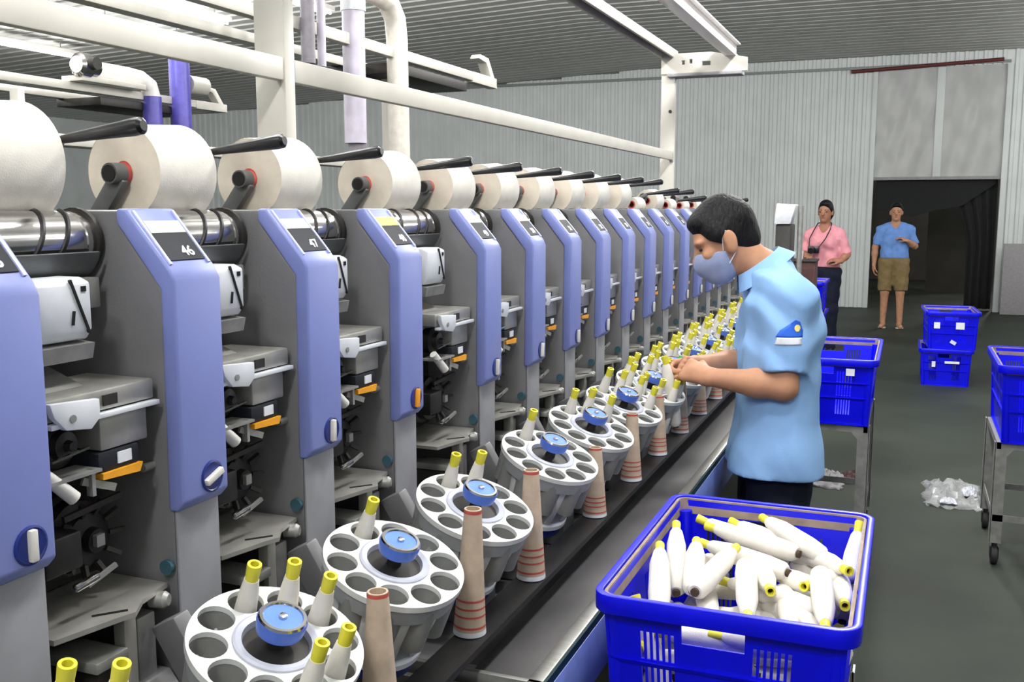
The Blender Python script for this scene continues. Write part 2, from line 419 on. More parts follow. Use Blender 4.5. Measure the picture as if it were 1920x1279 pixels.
lamp(-9.2, 3.0, 3.5, 1.6, 'added unseen fill lamp far left over the outer machines, near one', 1.5)  # unseen lamp added to brighten the left end of the walls
lamp(-9.6, 6.0, 3.5, 1.6, 'added unseen fill lamp far left over the outer machines, far one', 1.5)  # second unseen lamp added for the walls at the left
lamp(-8.1, 9.1, 3.55, 1.6, 'lit batten lamp seen above the upper cream beam on the left', .4)
lamp(-7.1, 8.6, 3.6, 1.4, 'lit batten lamp above the beam nearest the cream column', .4)
lamp(3.4, 11.2, 3.55, 1.6, 'added fill lamp out of view over the right aisle toward the back wall')  # added out of view to brighten the back wall
lamp(3.4, 14.2, 3.55, 1.6, 'added fill lamp out of view over the right aisle close to the back wall')  # also added out of view for the back wall, closer to it
lamp(1.8, 20.5, 3.2, 1.2, 'added fill lamp in the dark room beyond the doorway', 1.6)  # hidden lamp added to lift the dark interior behind the doorway
lamp(6.0, 9, 3.6, 1.6, 'batten lamp far right beyond the crates')

# ================================================================== WINDING MACHINE
YR = {45: .845, 46: 1.165, 47: 1.485, 48: 1.805}
for i in range(49, 61): YR[i] = 2.23+.32*(i-49)
for i in range(61, 63): YR[i] = 6.175+.32*(i-61)
ORD = {49: 'first', 50: 'second', 51: 'third', 52: 'fourth', 53: 'fifth', 54: 'sixth', 55: 'seventh', 56: 'eighth', 57: 'ninth', 58: 'tenth', 59: 'eleventh', 60: 'twelfth',
       61: 'first beyond the far column', 62: 'second beyond the far column', 63: 'third beyond the far column', 64: 'fourth beyond the far column', 65: 'fifth beyond the far column', 66: 'last'}
def which(i):
    return {45: 'the leftmost unit', 46: 'the second unit from the left', 47: 'the third unit from the left', 48: 'the unit with the orange lever', 66: 'the last unit of the row'}.get(i) or (
        'the %s unit past the near column' % ORD[i] if i <= 60 else 'the %s unit past the far column' % ['first', 'second', 'third', 'fourth', 'fifth'][i-61])

def make_unit():
    y1 = 1.165; y0 = y1-.098; g0 = y1-.32; gm = g0+.004; gp_ = y0-.002
    o = (-.93, y1-.05, 0)
    t = thing('winding_unit', o, '', 'winding unit', 'winding units along the machine')
    # grey housing
    m = MB().prism([(-1.27, .55), (-.938, .55), (-.938, 1.466), (-1.008, 1.553), (-1.008, 1.578), (-1.27, 1.578)], 1, y0+.003, y1-.003)
    m.build('housing', M_body, t, bevel=.006)
    MB().box((-.9385, y0+.004, .55), (-.934, y1-.004, 1.165)).build('front_plate', mat('pale_front_grey', (138, 139, 144), .45, .1, var=.05, scale=12), t, bevel=.0015)  # thin sheet over the housing front, paler grey than the sides
    MB().cyl((-.95, y0+.001, 1.077), (-.95, y0-.006, 1.077), .011, n=12).build('bolt', mat('teal_bolt', (60, 96, 110), .4, .3), t)
    # blue cover
    out = [(-.995, 1.580), (-.924, 1.497), (-.917, 1.482), (-.917, 1.172), (-.930, 1.158)]
    inn = [(-.945, 1.158), (-.942, 1.470), (-1.013, 1.560), (-1.013, 1.580)]
    cv = MB().prism(out+inn, 1, y0, y1).build('cover', M_blue, t, bevel=.0045, seg=3)
    # the sloped face: s along the slope, q across (0..1)
    A = Vector((-.995, 0, 1.580)); B = Vector((-.924, 0, 1.497)); dn = Vector((B.z-A.z, 0, -(B.x-A.x))); dn = Vector((-dn.x, 0, -dn.z)).normalized()
    def SP(s, q, h=0): p = A.lerp(B, s)+dn*h; return Vector((p.x, y0+(y1-y0)*q, p.z))
    def slab(s0, s1, q0, q1, h0, h1):
        return MB().add([SP(s0, q0, h0), SP(s1, q0, h0), SP(s1, q1, h0), SP(s0, q1, h0), SP(s0, q0, h1), SP(s1, q0, h1), SP(s1, q1, h1), SP(s0, q1, h1)],
                        [(0, 3, 2, 1), (4, 5, 6, 7), (0, 1, 5, 4), (1, 2, 6, 5), (2, 3, 7, 6), (3, 0, 4, 7)])
    slab(.22, .42, .14, .86, -.001, .0022).build('display', M_disp, cv)['_k'] = 'display'
    slab(.425, .86, .14, .86, -.001, .0018).build('number_plate', M_plate, cv)
    for q0, q1 in ((.075, .12), (.88, .925)): slab(.05, .92, q0, q1, -.001, .0026).build('edge_strip', mat('pale_edge', (196, 204, 244), .35), cv)
    # selector knob
    kc = Vector((-.917, y1-.037, 1.197))
    kn = MB().rev(kc+Vector((-.004, 0, 0)), kc+Vector((.01, 0, 0)), [(0, .0235), (.0055, .0235), (.0065, .021), (.0050, .0195)], 24).build('selector_dial', M_blued, cv)
    kn['_k'] = 'dial'
    # drum with yarn groove
    dr = MB().rev((-1.08, gm, 1.535), (-1.08, gp_, 1.535), [(0, .030), (.002, .041), (.026, .042), (.028, .0405), (.032, .0405), (.034, .042), (.186, .042), (.188, .0405), (.192, .0405), (.194, .042), (.210, .041), (.2115, .030)], 32).build('drum', M_chrome, t)
    for ph in (0, 2.1):
        pts = []
        for k in range(37):
            u = k/36; an = ph+u*2*math.pi*1.25; pts.append((-1.08+.0412*math.cos(an), gm+.03+.155*u, 1.535+.0412*math.sin(an)))
        MB().tube(pts, .0042, 6).build('groove', M_black, dr)
    MB().rev((-1.08, gp_-.012, 1.535), (-1.08, gp_, 1.535), [(.005, .0465), (.012, .0465)], 28).build('drum_flange', M_dark, t)
    pr = [(-1.08+.05*math.cos(a), 1.535+.05*math.sin(a)) for a in np.linspace(R(185), R(345), 14)]; pr += [(-1.08+.055*math.cos(a), 1.535+.055*math.sin(a)) for a in np.linspace(R(345), R(185), 14)]
    MB().prism(pr, 1, gm, gp_-.014).build('drum_shroud', M_arm, t)
    # cradle arm, bush and handle
    MB().bar((-1.143, g0+.055, 1.630), (-1.215, g0+.052, 1.535), .016, .030).build('cradle_arm', M_arm, t, bevel=.004)
    MB().cyl((-1.148, g0+.036, 1.634), (-1.148, g0+.060, 1.634), .016, .017, 16).build('cradle_bush', M_arm, t)
    MB().cyl((-1.148, g0+.0345, 1.634), (-1.148, g0+.0365, 1.634), .013, n=14).build('bush_cap', M_black, t)
    MB().cyl((-1.148, g0+.060, 1.634), (-1.148, g0+.0685, 1.634), .0165, n=16).build('bush_ring', M_red, t)
    hy = y1-.11
    MB().rev((-1.10, hy, 1.673), (-.945, hy, 1.689), [(0, .005), (.02, .0062), (.09, .0095), (.14, .0122), (.152, .0115), (.156, .007)], 16).build('handle', M_blk, t)
    MB().bar((-1.09, hy, 1.674), (-1.16, hy, 1.640), .012, .014).build('handle_arm', M_arm, t, bevel=.003)
    MB().bar((-1.16, hy, 1.640), (-1.215, hy-.01, 1.535), .012, .026).build('cradle_arm', M_arm, t, bevel=.004)
    # dark back plate of the yarn path
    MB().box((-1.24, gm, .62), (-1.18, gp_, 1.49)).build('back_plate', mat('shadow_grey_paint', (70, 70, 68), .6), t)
    MB().box((-1.18, gm, 1.065), (-1.06, gp_-.02, 1.262)).build('shade_filler', M_black, t)  # black filler box, stands in for the deep shade between units
    # white yarn guide box
    gb = MB().prism([(-1.04, 1.417), (-.995, 1.410), (-.985, 1.425), (-.985, 1.486), (-1.0, 1.492), (-1.04, 1.492)], 1, g0+.055, g0+.143).build('yarn_guide_box', M_white, t, bevel=.004)
    MB().bar((-.9845, g0+.108, 1.490), (-.9845, g0+.136, 1.420), .003, .004, up=(1, 0, 0)).build('slot', M_black, gb)
    MB().bar((-.9845, g0+.112, 1.450), (-.9845, g0+.109, 1.432), .003, .004, up=(1, 0, 0)).build('slot', M_black, gb)
    MB().box((-.99, g0+.126, 1.474), (-.9838, g0+.134, 1.481)).build('hole_cover', M_black, gb)
    MB().box((-1.06, g0+.15, 1.445), (-1.03, g0+.205, 1.487)).build('side_block', M_galv, t, bevel=.002)
    MB().prism([(-1.05, 1.395), (-.99, 1.385), (-.985, 1.406), (-1.05, 1.412)], 1, g0+.05, g0+.145).build('guide_tray', M_galv, t)
    # tension box
    tb = MB().prism([(-1.07, 1.268), (-.955, 1.268), (-.955, 1.318), (-1.07, 1.332)], 1, g0+.115, g0+.200).build('tension_box', M_silver, t, bevel=.003)
    MB().box((-1.07, g0+.022, 1.322), (-.952, g0+.212, 1.350)).build('lid', M_silver, tb, bevel=.003)
    MB().box((-.957, g0+.028, 1.314), (-.944, g0+.214, 1.3205)).build('lip', M_white, tb, bevel=.001)
    MB().prism([(g0+.022, 1.348), (g0+.1, 1.342), (g0+.1, 1.318), (g0+.085, 1.306), (g0+.045, 1.312), (g0+.028, 1.33)], 0, -.948, -.938).build('flap', M_white, tb, bevel=.001)
    MB().cyl((-.938, g0+.055, 1.325), (-.936, g0+.055, 1.325), .005, n=10).build('screw', M_galv, tb)
    MB().box((-.9515, g0+.118, 1.328), (-.949, g0+.142, 1.342)).build('window', M_dark, tb)
    MB().prism([(-1.07, 1.350), (-.99, 1.350), (-1.05, 1.372), (-1.07, 1.372)], 1, g0+.03, g0+.13).build('lid_hump', M_galv, tb, bevel=.003)
    # tension discs
    td = MB().rev((-1.0, g0+.07, 1.285), (-.955, g0+.07, 1.285), [(0, .028), (.02, .030), (.024, .020), (.034, .018), (.036, .008), (.045, .006)], 20).build('tension_disc', M_black, t)
    MB().box((-.99, g0+.02, 1.246), (-.945, g0+.105, 1.250)).build('disc_plate', M_galv, t)
    MB().bar((-.95, g0+.03, 1.274), (-.945, g0+.085, 1.282), .004, .003).build('wire_guide', M_chrome, t)
    # sensor with orange edge
    sn = MB().box((-1.05, g0+.108, 1.240), (-.953, g0+.18, 1.2665)).build('yarn_sensor', M_plate, t, bevel=.003)
    MB().box((-.9535, g0+.140, 1.247), (-.951, g0+.164, 1.262)).build('sticker', M_paperw, sn)
    MB().prism([(g0+.110, 1.232), (g0+.176, 1.228), (g0+.182, 1.240), (g0+.110, 1.240)], 0, -1.0, -.949).build('orange_edge', M_orange, sn)
    MB().cyl((-.972, g0+.205, 1.222), (-.972, g0+.245, 1.222), .006, n=12).build('guide_rod', M_galv, t)
    # splicer cluster
    sp = MB().rev((-1.05, g0+.13, 1.14), (-.985, g0+.13, 1.14), [(0, .058), (.01, .060), (.014, .052), (.03, .050), (.034, .040), (.05, .036), (.054, .018), (.065, .016)], 26).build('splicer', M_black, t)
    for k in range(10):
        a = k*2*math.pi/10
        MB().bar((-1.0, g0+.13+.036*math.cos(a), 1.14+.036*math.sin(a)), (-.99, g0+.13+.055*math.cos(a), 1.14+.055*math.sin(a)), .006, .008, up=(1, 0, 0)).build('tooth', M_dark, sp)
    MB().box((-.988, g0+.122, 1.134), (-.978, g0+.136, 1.150)).build('pin', M_galv, sp)
    MB().bar((-.985, g0+.075, 1.185), (-.975, g0+.165, 1.196), .006, .008).build('lever', M_dark, sp)
    MB().box((-1.03, g0+.03, 1.12), (-.97, g0+.09, 1.17)).build('cam_box', M_black, t, bevel=.004)
    MB().bar((-.962, g0+.065, 1.100), (-.962, g0+.105, 1.104), .008, .010).build('suction_nozzle', M_chrome, t, bevel=.002)
    MB().bar((-.965, g0+.09, 1.095), (-.955, g0+.13, 1.112), .005, .006).build('finger', M_galv, t)
    MB().cyl((-.958, g0+.022, 1.262), (-.948, g0+.060, 1.222), .0085, .0095, 12).build('yarn_tube', M_lever, t)
    MB().bar((-.96, g0+.085, 1.236), (-.95, g0+.13, 1.218), .005, .010).build('clip', M_galv, t)
    MB().bar((-.955, g0+.095, 1.250), (-.955, g0+.095, 1.215), .010, .006).build('clip', M_galv, t)
    # shelf and lower brackets
    sh = MB().prism([(-1.09, g0+.012), (-1.09, gp_-.004), (-.948, gp_-.004), (-.937, g0+.155), (-.915, g0+.118), (-.922, g0+.10), (-.945, g0+.012)], 2, 1.049, 1.056).build('shelf', M_silver, t)
    MB().bar((-.957, g0+.085, 1.0565), (-.928, g0+.118, 1.0565), .004, .002).build('slot', M_black, sh)
    MB().rev((-.955, g0+.19, 1.04), (-.930, g0+.198, 1.04), [(0, .011), (.02, .012), (.026, .008)], 14).build('latch', M_galv, t)
    MB().box((-.965, g0+.128, .70), (-.945, g0+.150, 1.048)).build('bracket_post', M_silver, t, bevel=.002)
    MB().box((-.985, g0+.165, .80), (-.958, g0+.2, 1.02)).build('bracket_plate', M_galv, t, bevel=.003)
    MB().prism([(-1.04, .70), (-.93, .70), (-.945, .985), (-1.04, .985)], 1, g0+.078, g0+.116).build('trap_box', M_dark, t, bevel=.003)
    MB().box((-1.04, g0+.07, .985), (-.938, g0+.126, 1.0)).build('trap_lid', M_galv, t, bevel=.002)
    MB().prism([(-1.0, .72), (-.91, .72), (-.91, .88), (-.95, .93), (-1.0, .93)], 1, g0+.15, gp_-.004).build('lower_cover', M_body, t, bevel=.003)
    return t
LEVME = {}
def make_lever(ang, m):
    c = Vector((0, 0, 0)); d = Vector((0, math.cos(ang), math.sin(ang)))
    return MB().bar(-d*.019, d*.019, .010, .009, up=(1, 0, 0)).mesh('lever', m, bevel=.002)
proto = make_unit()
LEV = {45: 90, 46: 20, 47: 88, 48: 84, 49: 88, 50: 80}
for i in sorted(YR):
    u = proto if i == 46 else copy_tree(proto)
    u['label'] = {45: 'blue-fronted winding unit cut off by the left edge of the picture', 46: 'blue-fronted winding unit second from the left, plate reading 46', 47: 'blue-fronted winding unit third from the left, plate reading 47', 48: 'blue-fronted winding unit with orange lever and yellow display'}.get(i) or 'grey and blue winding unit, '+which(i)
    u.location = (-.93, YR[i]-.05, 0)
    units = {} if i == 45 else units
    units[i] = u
for i, u in units.items():
    cv = [c for c in u.children if c.name.startswith('cover')][0]
    # number print on the plate
    s = .73; A = Vector((-.995, 0, 1.580)); B = Vector((-.924, 0, 1.497)); p = A.lerp(B, s)
    dn = Vector((.083, 0, .071)).normalized()
    n_ = link('number', textmesh(str(i), .0235), cv)
    # text axes: reading direction +Y, text up runs up the slope
    ty = (A-B).normalized(); n_.matrix_local = Matrix(((0, ty.x, dn.x, p.x+.93+dn.x*.0022), (1, ty.y, dn.y, +.011), (0, ty.z, dn.z, p.z+dn.z*.0022), (0, 0, 0, 1)))
    if i >= 56:                                   # cradles with little yarn sit lower
        for c in u.children:
            if c.name.startswith('handle'): c.location.z = -.03 if i < 58 else -.055
    lv = link('lever', make_lever(R(LEV.get(i, 90)), M_levero if i == 48 else M_lever), [c for c in cv.children if c.name.startswith('selector_dial')][0])
    lv.location = (-.917+.93+.004, -.037+.05, 1.197)
    if i == 48:
        for c in cv.children:
            if c.name.startswith('display'): c.data = c.data.copy(); c.data.materials[0] = M_dispy
# machine base and frame
mbase = MB().box((-1.30, .5, 0), (-.945, 6.62, .548)).build('machine_base', M_body, origin=(-1.12, 4.2, 0), bevel=.01)
tag(mbase, 'long grey base box under the row of winding units', 'machine base')
# ------------------------------------------------------------------ cream columns, beam and overhead track
def column(y, top, label):
    t = thing('cream_column', (-1.361, y, 0), label, 'column')
    MB().box((-1.402, y-.02, .0), (-1.32, y+.02, top)).build('post', M_cream, t, bevel=.004)
    MB().box((-1.43, y-.05, 0), (-1.31, y+.05, .015)).build('base_plate', M_cream, t)
    br = MB().perf(.50, .115, [(.12, .05, .14, .075), (.165, .055, .185, .08), (.24, .04, .29, .065)], .02, lambda u, v, d: (-1.402+u, y-.03+d, 2.365+v*(1-.35*max(0, u-.3)/.2))).build('bracket', M_cream, t)
    MB().box((-1.36, y-.06, 2.345), (-.93, y+.06, 2.364)).build('bracket_foot', M_grey, t, bevel=.003)
    MB().cyl((-1.345, y-.021, 2.15), (-1.345, y-.024, 2.15), .010, n=10).build('bolt', M_dark, t)
    return t
column(1.95, 2.45, 'near cream steel column rising behind the yarn packages')
column(5.92, 2.45, 'far cream steel column standing halfway along the machine')
bmT = thing('tie_beam', (-1.33, 4, 1.86), 'long cream beam between the two columns above the yarn packages', 'beam')
MB().box((-1.345, -.6, 1.866), (-1.322, 1.928, 1.917)).build('beam_section', M_cream, bmT, bevel=.003)
MB().box((-1.345, 1.972, 1.866), (-1.322, 5.898, 1.917)).build('beam_section', M_cream, bmT, bevel=.003)
MB().box((-1.348, 5.886, 1.860), (-1.316, 5.899, 1.923)).build('end_plate', M_cream, bmT)
def track(x0, y0, y1, z, w1, label, m, double=False):
    t = thing('cleaner_track', (x0, y0, z), label, 'rail')
    if double:
        for dx in (-.035, .035): MB().box((x0+dx-.008, y0, z), (x0+dx+.008, y1, z+.05)).build('rail', M_cream, t, bevel=.003)
        MB().box((x0-.03, y0, z+.035), (x0+.03, y1, z+.05)).build('web', M_brown, t)
    else:
        MB().box((x0-w1, y0, z), (x0+w1, y1, z+.012)).build('flange', m, t, bevel=.002)
        MB().box((x0-.008, y0, z+.012), (x0+.008, y1, z+.08)).build('web', m, t)
        MB().box((x0-w1, y0, z+.08), (x0+w1, y1, z+.09)).build('flange', m, t, bevel=.002)
    return t
track(-1.0, -.5, 6.05, 2.452, .032, 'white overhead rail on the right arm of the column brackets', M_track)
track(-1.37, -.5, 6.0, 2.46, .03, 'brown double overhead rail on top of the cream columns', M_cream, True)
# neighbouring machines' overhead tracks with travelling cleaners
def neighbour(x, yend, label, posts):
    t = thing('cleaner_track', (x, yend, 2.45), label, 'rail')
    MB().box((x-.03, -1, 2.44), (x+.03, yend, 2.50)).build('beam', M_cream, t, bevel=.004)
    MB().box((x-.42, -1, 2.42), (x-.34, yend-.25, 2.47)).build('beam', M_cream, t, bevel=.004)
    MB().prism([(yend-.42, 2.43), (yend, 2.43), (yend-.03, 2.47), (yend-.16, 2.62), (yend-.3, 2.63), (yend-.33, 2.60), (yend-.2, 2.585), (yend-.12, 2.50), (yend-.42, 2.50)], 0, x-.035, x+.035).build('stop', M_cream, t, bevel=.003)
    MB().box((x-.42, yend-1.5, 2.36), (x+.02, yend-.5, 2.42)).build('cross_plate', M_dark, t, bevel=.004)
    for yy in posts: MB().box((x-.20, yy-.03, 0), (x-.12, yy+.03, 2.42)).build('post', M_cream, t, bevel=.004)
    MB().box((x-.05, -1, 1.80), (x+.05, yend-2.0, 1.84)).build('low_beam', M_cream, t, bevel=.003)
    return t
neighbour(-2.82, 6.70, 'cream overhead track of the next machine, ending behind the grey hoses', (5.45, -.6))
neighbour(-5.75, 7.45, 'cream overhead track of the farther machine at the left, below the blue hoses', (5.35, .2))
# travelling cleaner with grey hoses
tc = thing('travelling_cleaner', (-2.8, 4.9, 2.5), 'travelling cleaner with hanging lilac and cream hoses behind the near column', 'cleaner')
MB().cyl((-2.8, 4.735, 1.93), (-2.8, 4.735, 2.95), .06, n=18).build('hose', M_lilac, tc)
MB().cyl((-2.8, 4.78, .03), (-2.8, 4.76, 1.95), .055, n=18).build('hose', M_lilacd, tc)
MB().tube([(-2.8, 5.27, .03), (-2.8, 5.24, 1.4), (-2.8, 5.22, 2.55), (-2.8, 5.2, 2.66), (-2.8, 5.12, 2.74), (-2.8, 5.0, 2.76), (-2.8, 4.3, 2.76)], .062, 16).build('hose', mat('cream_hose', (214, 208, 198), .45, var=.05), tc)
MB().rev((-2.8, 4.735, 2.62), (-2.8, 4.735, 2.70), [(0, .066), (.08, .066)], 18).build('collar', M_white, tc)
MB().box((-2.95, 4.0, 2.80), (-2.62, 4.62, 3.1)).build('blower_housing', M_cream, tc, bevel=.02)
MB().cyl((-2.75, 4.22, 2.28), (-2.75, 4.22, 2.80), .035, n=12).build('drop_pipe', M_lilacd, tc)
MB().cyl((-2.75, 4.34, 2.28), (-2.75, 4.34, 2.80), .022, n=12).build('drop_pipe', M_lilac, tc)
tc2 = thing('travelling_cleaner', (-5.7, 6.2, 2.5), 'travelling cleaner with white elbow pipe and blue hoses at upper left', 'cleaner')
MB().tube([(-5.7, 5.75, 2.60), (-5.7, 6.2, 2.60), (-5.7, 6.35, 2.59), (-5.7, 6.44, 2.55), (-5.7, 6.47, 2.46)], .07, 14).build('elbow_pipe', M_track, tc2)
MB().cyl((-5.7, 6.47, 1.2), (-5.7, 6.47, 2.47), .075, n=16).build('hose', M_bluehose, tc2)
MB().cyl((-5.7, 6.81, 1.2), (-5.7, 6.81, 2.86), .085, n=16).build('hose', M_bluehose, tc2)
MB().rev((-5.62, 5.62, 2.61), (-5.62, 5.80, 2.61), [(0, .06), (.02, .085), (.10, .09), (.12, .07), (.18, .07)], 18).build('motor', M_chrome, tc2)
MB().cyl((-5.6, 5.70, 2.62), (-5.5, 5.70, 2.62), .055, .045, 16).build('motor_cap', M_dark, tc2)
MB().box((-5.8, 5.65, 2.50), (-5.6, 6.3, 2.54)).build('carriage', M_cream, tc2, bevel=.004)
MB().cyl((-5.7, 6.9, 2.62), (-5.7, 7.12, 2.62), .075, n=14).build('stub_pipe', M_cream, tc2)
# end cabinet with terminal
ec = thing('end_cabinet', (-1.0, 8.3, 0), 'dark end cabinet with tilted white screen at the far end of the machine', 'cabinet')
MB().box((-.985, 8.15, 0), (-.865, 8.45, 1.455)).build('cabinet_body', M_dark, ec, bevel=.01)
MB().prism([(-.995, 1.457), (-.87, 1.457), (-.83, 1.61), (-.98, 1.62)], 1, 8.12, 8.3).build('screen', M_paperw, ec, bevel=.006)
MB().cyl((-.80, 8.2, .9), (-.80, 8.2, 1.6), .022, n=12).build('lamp_post', M_galv, ec)
MB().box((-.86, 8.18, .86), (-.80, 8.22, .90)).build('post_bracket', M_galv, ec)
MB().box((-1.02, 8.12, 0), (-.84, 8.48, .03)).build('foot_plate', M_dark, ec, bevel=.004)

# ------------------------------------------------------------------ yarn packages
def package(rn, rf, L):
    n = Vector((-1.148, 0, 1.634)); ya, yb = .07, .07+L
    return rn, rf
def make_package(i, rn, rf, small=False):
    g0 = YR[i]-.32; dz = (rf-.081); cx_, cz_ = -1.08-(.0425+rf)*.567, 1.535+(.0425+rf)*.824
    t = thing('yarn_package', (cx_, g0+.12, cz_), '', 'yarn package', 'yarn packages on the winding drums')
    a = (cx_, g0+.062 if small else g0+.0695, cz_); b = (cx_, g0+.20, cz_); L = .125
    MB().rev(a, b, [(0, rn*.985), (.003, rn), (L-.003, rf), (L, rf*.985)], 48, cap=False).build('yarn_winding', M_yarn, t, smooth=60)
    MB().rev(a, b, [(0, .017), (.0005, rn*.985)], 48, cap=False).build('wound_end', M_yarnend, t, smooth=60)
    MB().rev((a[0], a[1]+L-.0005, a[2]), b, [(0, rf*.985), (.0005, .017)], 48, cap=False).build('wound_end', M_yarnend, t, smooth=60)
    MB().rev((a[0], a[1]-.002, a[2]), b, [(0, .0165), (.13, .0165), (.13, .0125), (0, .0125), (0, .0165)], 18, cap=False).build('paper_core', M_red, t)
    return t
SMALL = {56: .033, 57: .055, 58: .032, 59: .03, 60: .035, 61: .03, 62: .05, 63: .03, 64: .03, 65: .03, 66: .03}
for i in range(46, 63):
    if i in SMALL: t = make_package(i, SMALL[i]*.93, SMALL[i], True)
    else:
        f = {46: 1.06, 47: 1.0, 48: 1.0, 49: .98}.get(i, .96); t = make_package(i, .0735*f, .0815*f)
    t['label'] = ('small part-wound' if i in SMALL else 'full cream')+' yarn package on the drum of '+which(i)

# ------------------------------------------------------------------ bobbin magazines
AX = Vector((math.tan(R(19.9)), math.tan(R(-5.7)), 1)).normalized(); E1 = Vector((0, 1, 0)).cross(AX).normalized(); E2 = AX.cross(E1)
MROT = Matrix((E1, E2, AX)).transposed(); MC = lambda i: Vector((-.7387, YR[i]-.1422, 1.019))
NP, RP, RH, RPl = 10, .087, .0245, .1156
def make_magazine():
    t = thing('bobbin_magazine', (0, 0, 0), '', 'bobbin magazine', 'bobbin magazines in front of the units'); t['_o'] = (0, 0, 0)
    # plate with round pockets (local z = axis)
    bm = bmesh.new(); loops = []
    def ring(cx_, cy_, r, n, z):
        vs = [bm.verts.new((cx_+r*math.cos(2*math.pi*i/n), cy_+r*math.sin(2*math.pi*i/n), z)) for i in range(n)]
        es = [bm.edges.new((vs[i], vs[(i+1) % n])) for i in range(n)]; return vs, es
    ed = []
    v0, e0 = ring(0, 0, RPl, 60, 0); ed += e0; hol = []
    for k in range(NP):
        a = R(12+36*k); v, e = ring(RP*math.cos(a), RP*math.sin(a), RH, 24, 0); ed += e; hol.append(v)
    v, e = ring(0, 0, .054, 40, 0); ed += e
    bmesh.ops.triangle_fill(bm, use_beauty=True, edges=ed)
    def wall(vs, dz, ds=1):
        n = len(vs); c = sum((q.co for q in vs), Vector())/n
        lo = [bm.verts.new((c.x+(q.co.x-c.x)*ds, c.y+(q.co.y-c.y)*ds, dz)) for q in vs]
        for i in range(n): bm.faces.new((vs[i], vs[(i+1) % n], lo[(i+1) % n], lo[i]))
        return lo
    wall(v0, -.010); 
    for q in hol: wall(q, -.008)
    bmesh.ops.recalc_face_normals(bm, faces=bm.faces)
    me = bpy.data.meshes.new('plate'); bm.to_mesh(me); bm.free(); me.polygons.foreach_set('use_smooth', [True]*len(me.polygons)); me.set_sharp_from_angle(angle=R(35)); me.materials.append(M_tray)
    pl = link('plate', me, t)
    for k in range(NP):
        a = R(12+36*k); c = (RP*math.cos(a), RP*math.sin(a))
        MB().rev((*c, -.0082), (*c, -.16), [(0, RH+.0012), (.09, RH*.86), (.091, 0.001)], 24, cap=False).build('pocket', M_well, t)
    MB().rev((0, 0, -.010), (0, 0, -.2), [(0, .1135), (.028, .1095), (.029, .104)], 56, cap=False).build('rim_band', M_trayg, t)
    b = MB().rev((0, 0, -.036), (0, 0, -.2), [(0, .098), (.10, .076), (.115, .074), (.116, .05)], 48, cap=False).build('barrel', M_trayg, t)
    for k in range(NP):
        a = R(30+36*k); u = Vector((math.cos(a), math.sin(a), 0))
        p0 = u*.0975+Vector((0, 0, -.036)); p1 = u*.079+Vector((0, 0, -.135))
        MB().bar(p0, p1, .016, .008, up=u).build('rib', M_tray, b, bevel=.002)
    MB().rev((0, 0, -.138), (0, 0, -.2), [(0, .079), (.004, .084), (.014, .084), (.016, .07)], 40).build('bottom_ring', M_white, t)
    MB().rev((0, 0, -.154), (0, 0, -.3), [(0, .08), (.02, .078), (.035, .05)], 40).build('turning_base', M_blued, t)
    MB().rev((0, 0, -.006), (0, 0, .1), [(0, .058), (.009, .0575), (.011, .054), (.009, .046), (-.004, .043)], 44, cap=False).build('frosted_ring', M_clear, t)
    MB().rev((0, 0, -.02), (0, 0, .1), [(0, .044), (.014, .044), (.016, .012), (.034, .010)], 30).build('hub', M_dark, t)
    kn = MB().rev((0, 0, .016), (0, 0, .1), [(0, .022), (.004, .031), (.020, .0335), (.024, .0325)], 36).build('turn_knob', M_knob, t)
    MB().rev((0, 0, .0395), (0, 0, .1), [(0, .0325), (.0035, .0305), (.0035, .0265), (.001, .0255)], 36, cap=False).build('knob_rim', M_chrome, kn)
    MB().rev((0, 0, .0398), (0, 0, .1), [(0, .0265), (.0006, .0262)], 30).build('knob_face', M_knobt, kn)
    MB().rev((0, 0, .040), (0, 0, .1), [(0, .006), (.004, .0055), (.005, .003)], 14).build('screw', M_chrome, kn)
    MB().bar((-.02, 0, -.19), (-.17, 0, -.06), .05, .03, up=(0, 1, 0)).build('mounting_arm', M_body, t, bevel=.004)
    return t
mag = make_magazine(); MAG = {}
for i in range(45, 63):
    o = mag if i == 45 else copy_tree(mag)
    o.location = MC(i); o.rotation_euler = MROT.to_euler(); MAG[i] = o
    o['label'] = 'round bobbin magazine with blue knob before '+which(i)

# ------------------------------------------------------------------ bobbins
def bobbin_meshes(full=True, tip=None):
    tip = tip or M_yellow
    # local z axis, z=0 at the tip, running down
    y = MB().rev((0, 0, -.230), (0, 0, 0), [(0, .0125), (.010, .0195), (.05, .0222), (.15, .0208), (.196, .0140), (.204, .0100)], 20).mesh('yarn', M_yarn, smooth=50)
    c = MB().rev((0, 0, -.030), (0, 0, 0), [(0, .0090), (.006, .0092), (.028, .0102), (.030, .0098), (.030, .0060), (.018, .0054)], 16, cap=False).mesh('tube_tip', tip)
    h = MB().rev((0, 0, -.016), (0, 0, 0), [(0, .0056), (.0005, .0001)], 12, cap=False).mesh('tube_hole', M_hole)
    b = MB().rev((0, 0, -.236), (0, 0, 0), [(0, .0085), (.010, .0085)], 12).mesh('tube_base', M_hole)
    return y, c, h, b
BM = bobbin_meshes(); BMG = bobbin_meshes(tip=M_green); BM2 = BM
def slim():
    y = MB().rev((0, 0, -.200), (0, 0, 0), [(0, .0165), (.02, .0180), (.10, .0170), (.155, .0130), (.175, .0100)], 18).mesh('yarn', M_yarn, smooth=50)
    return y, BM[1], BM[2], None
BMS = slim()
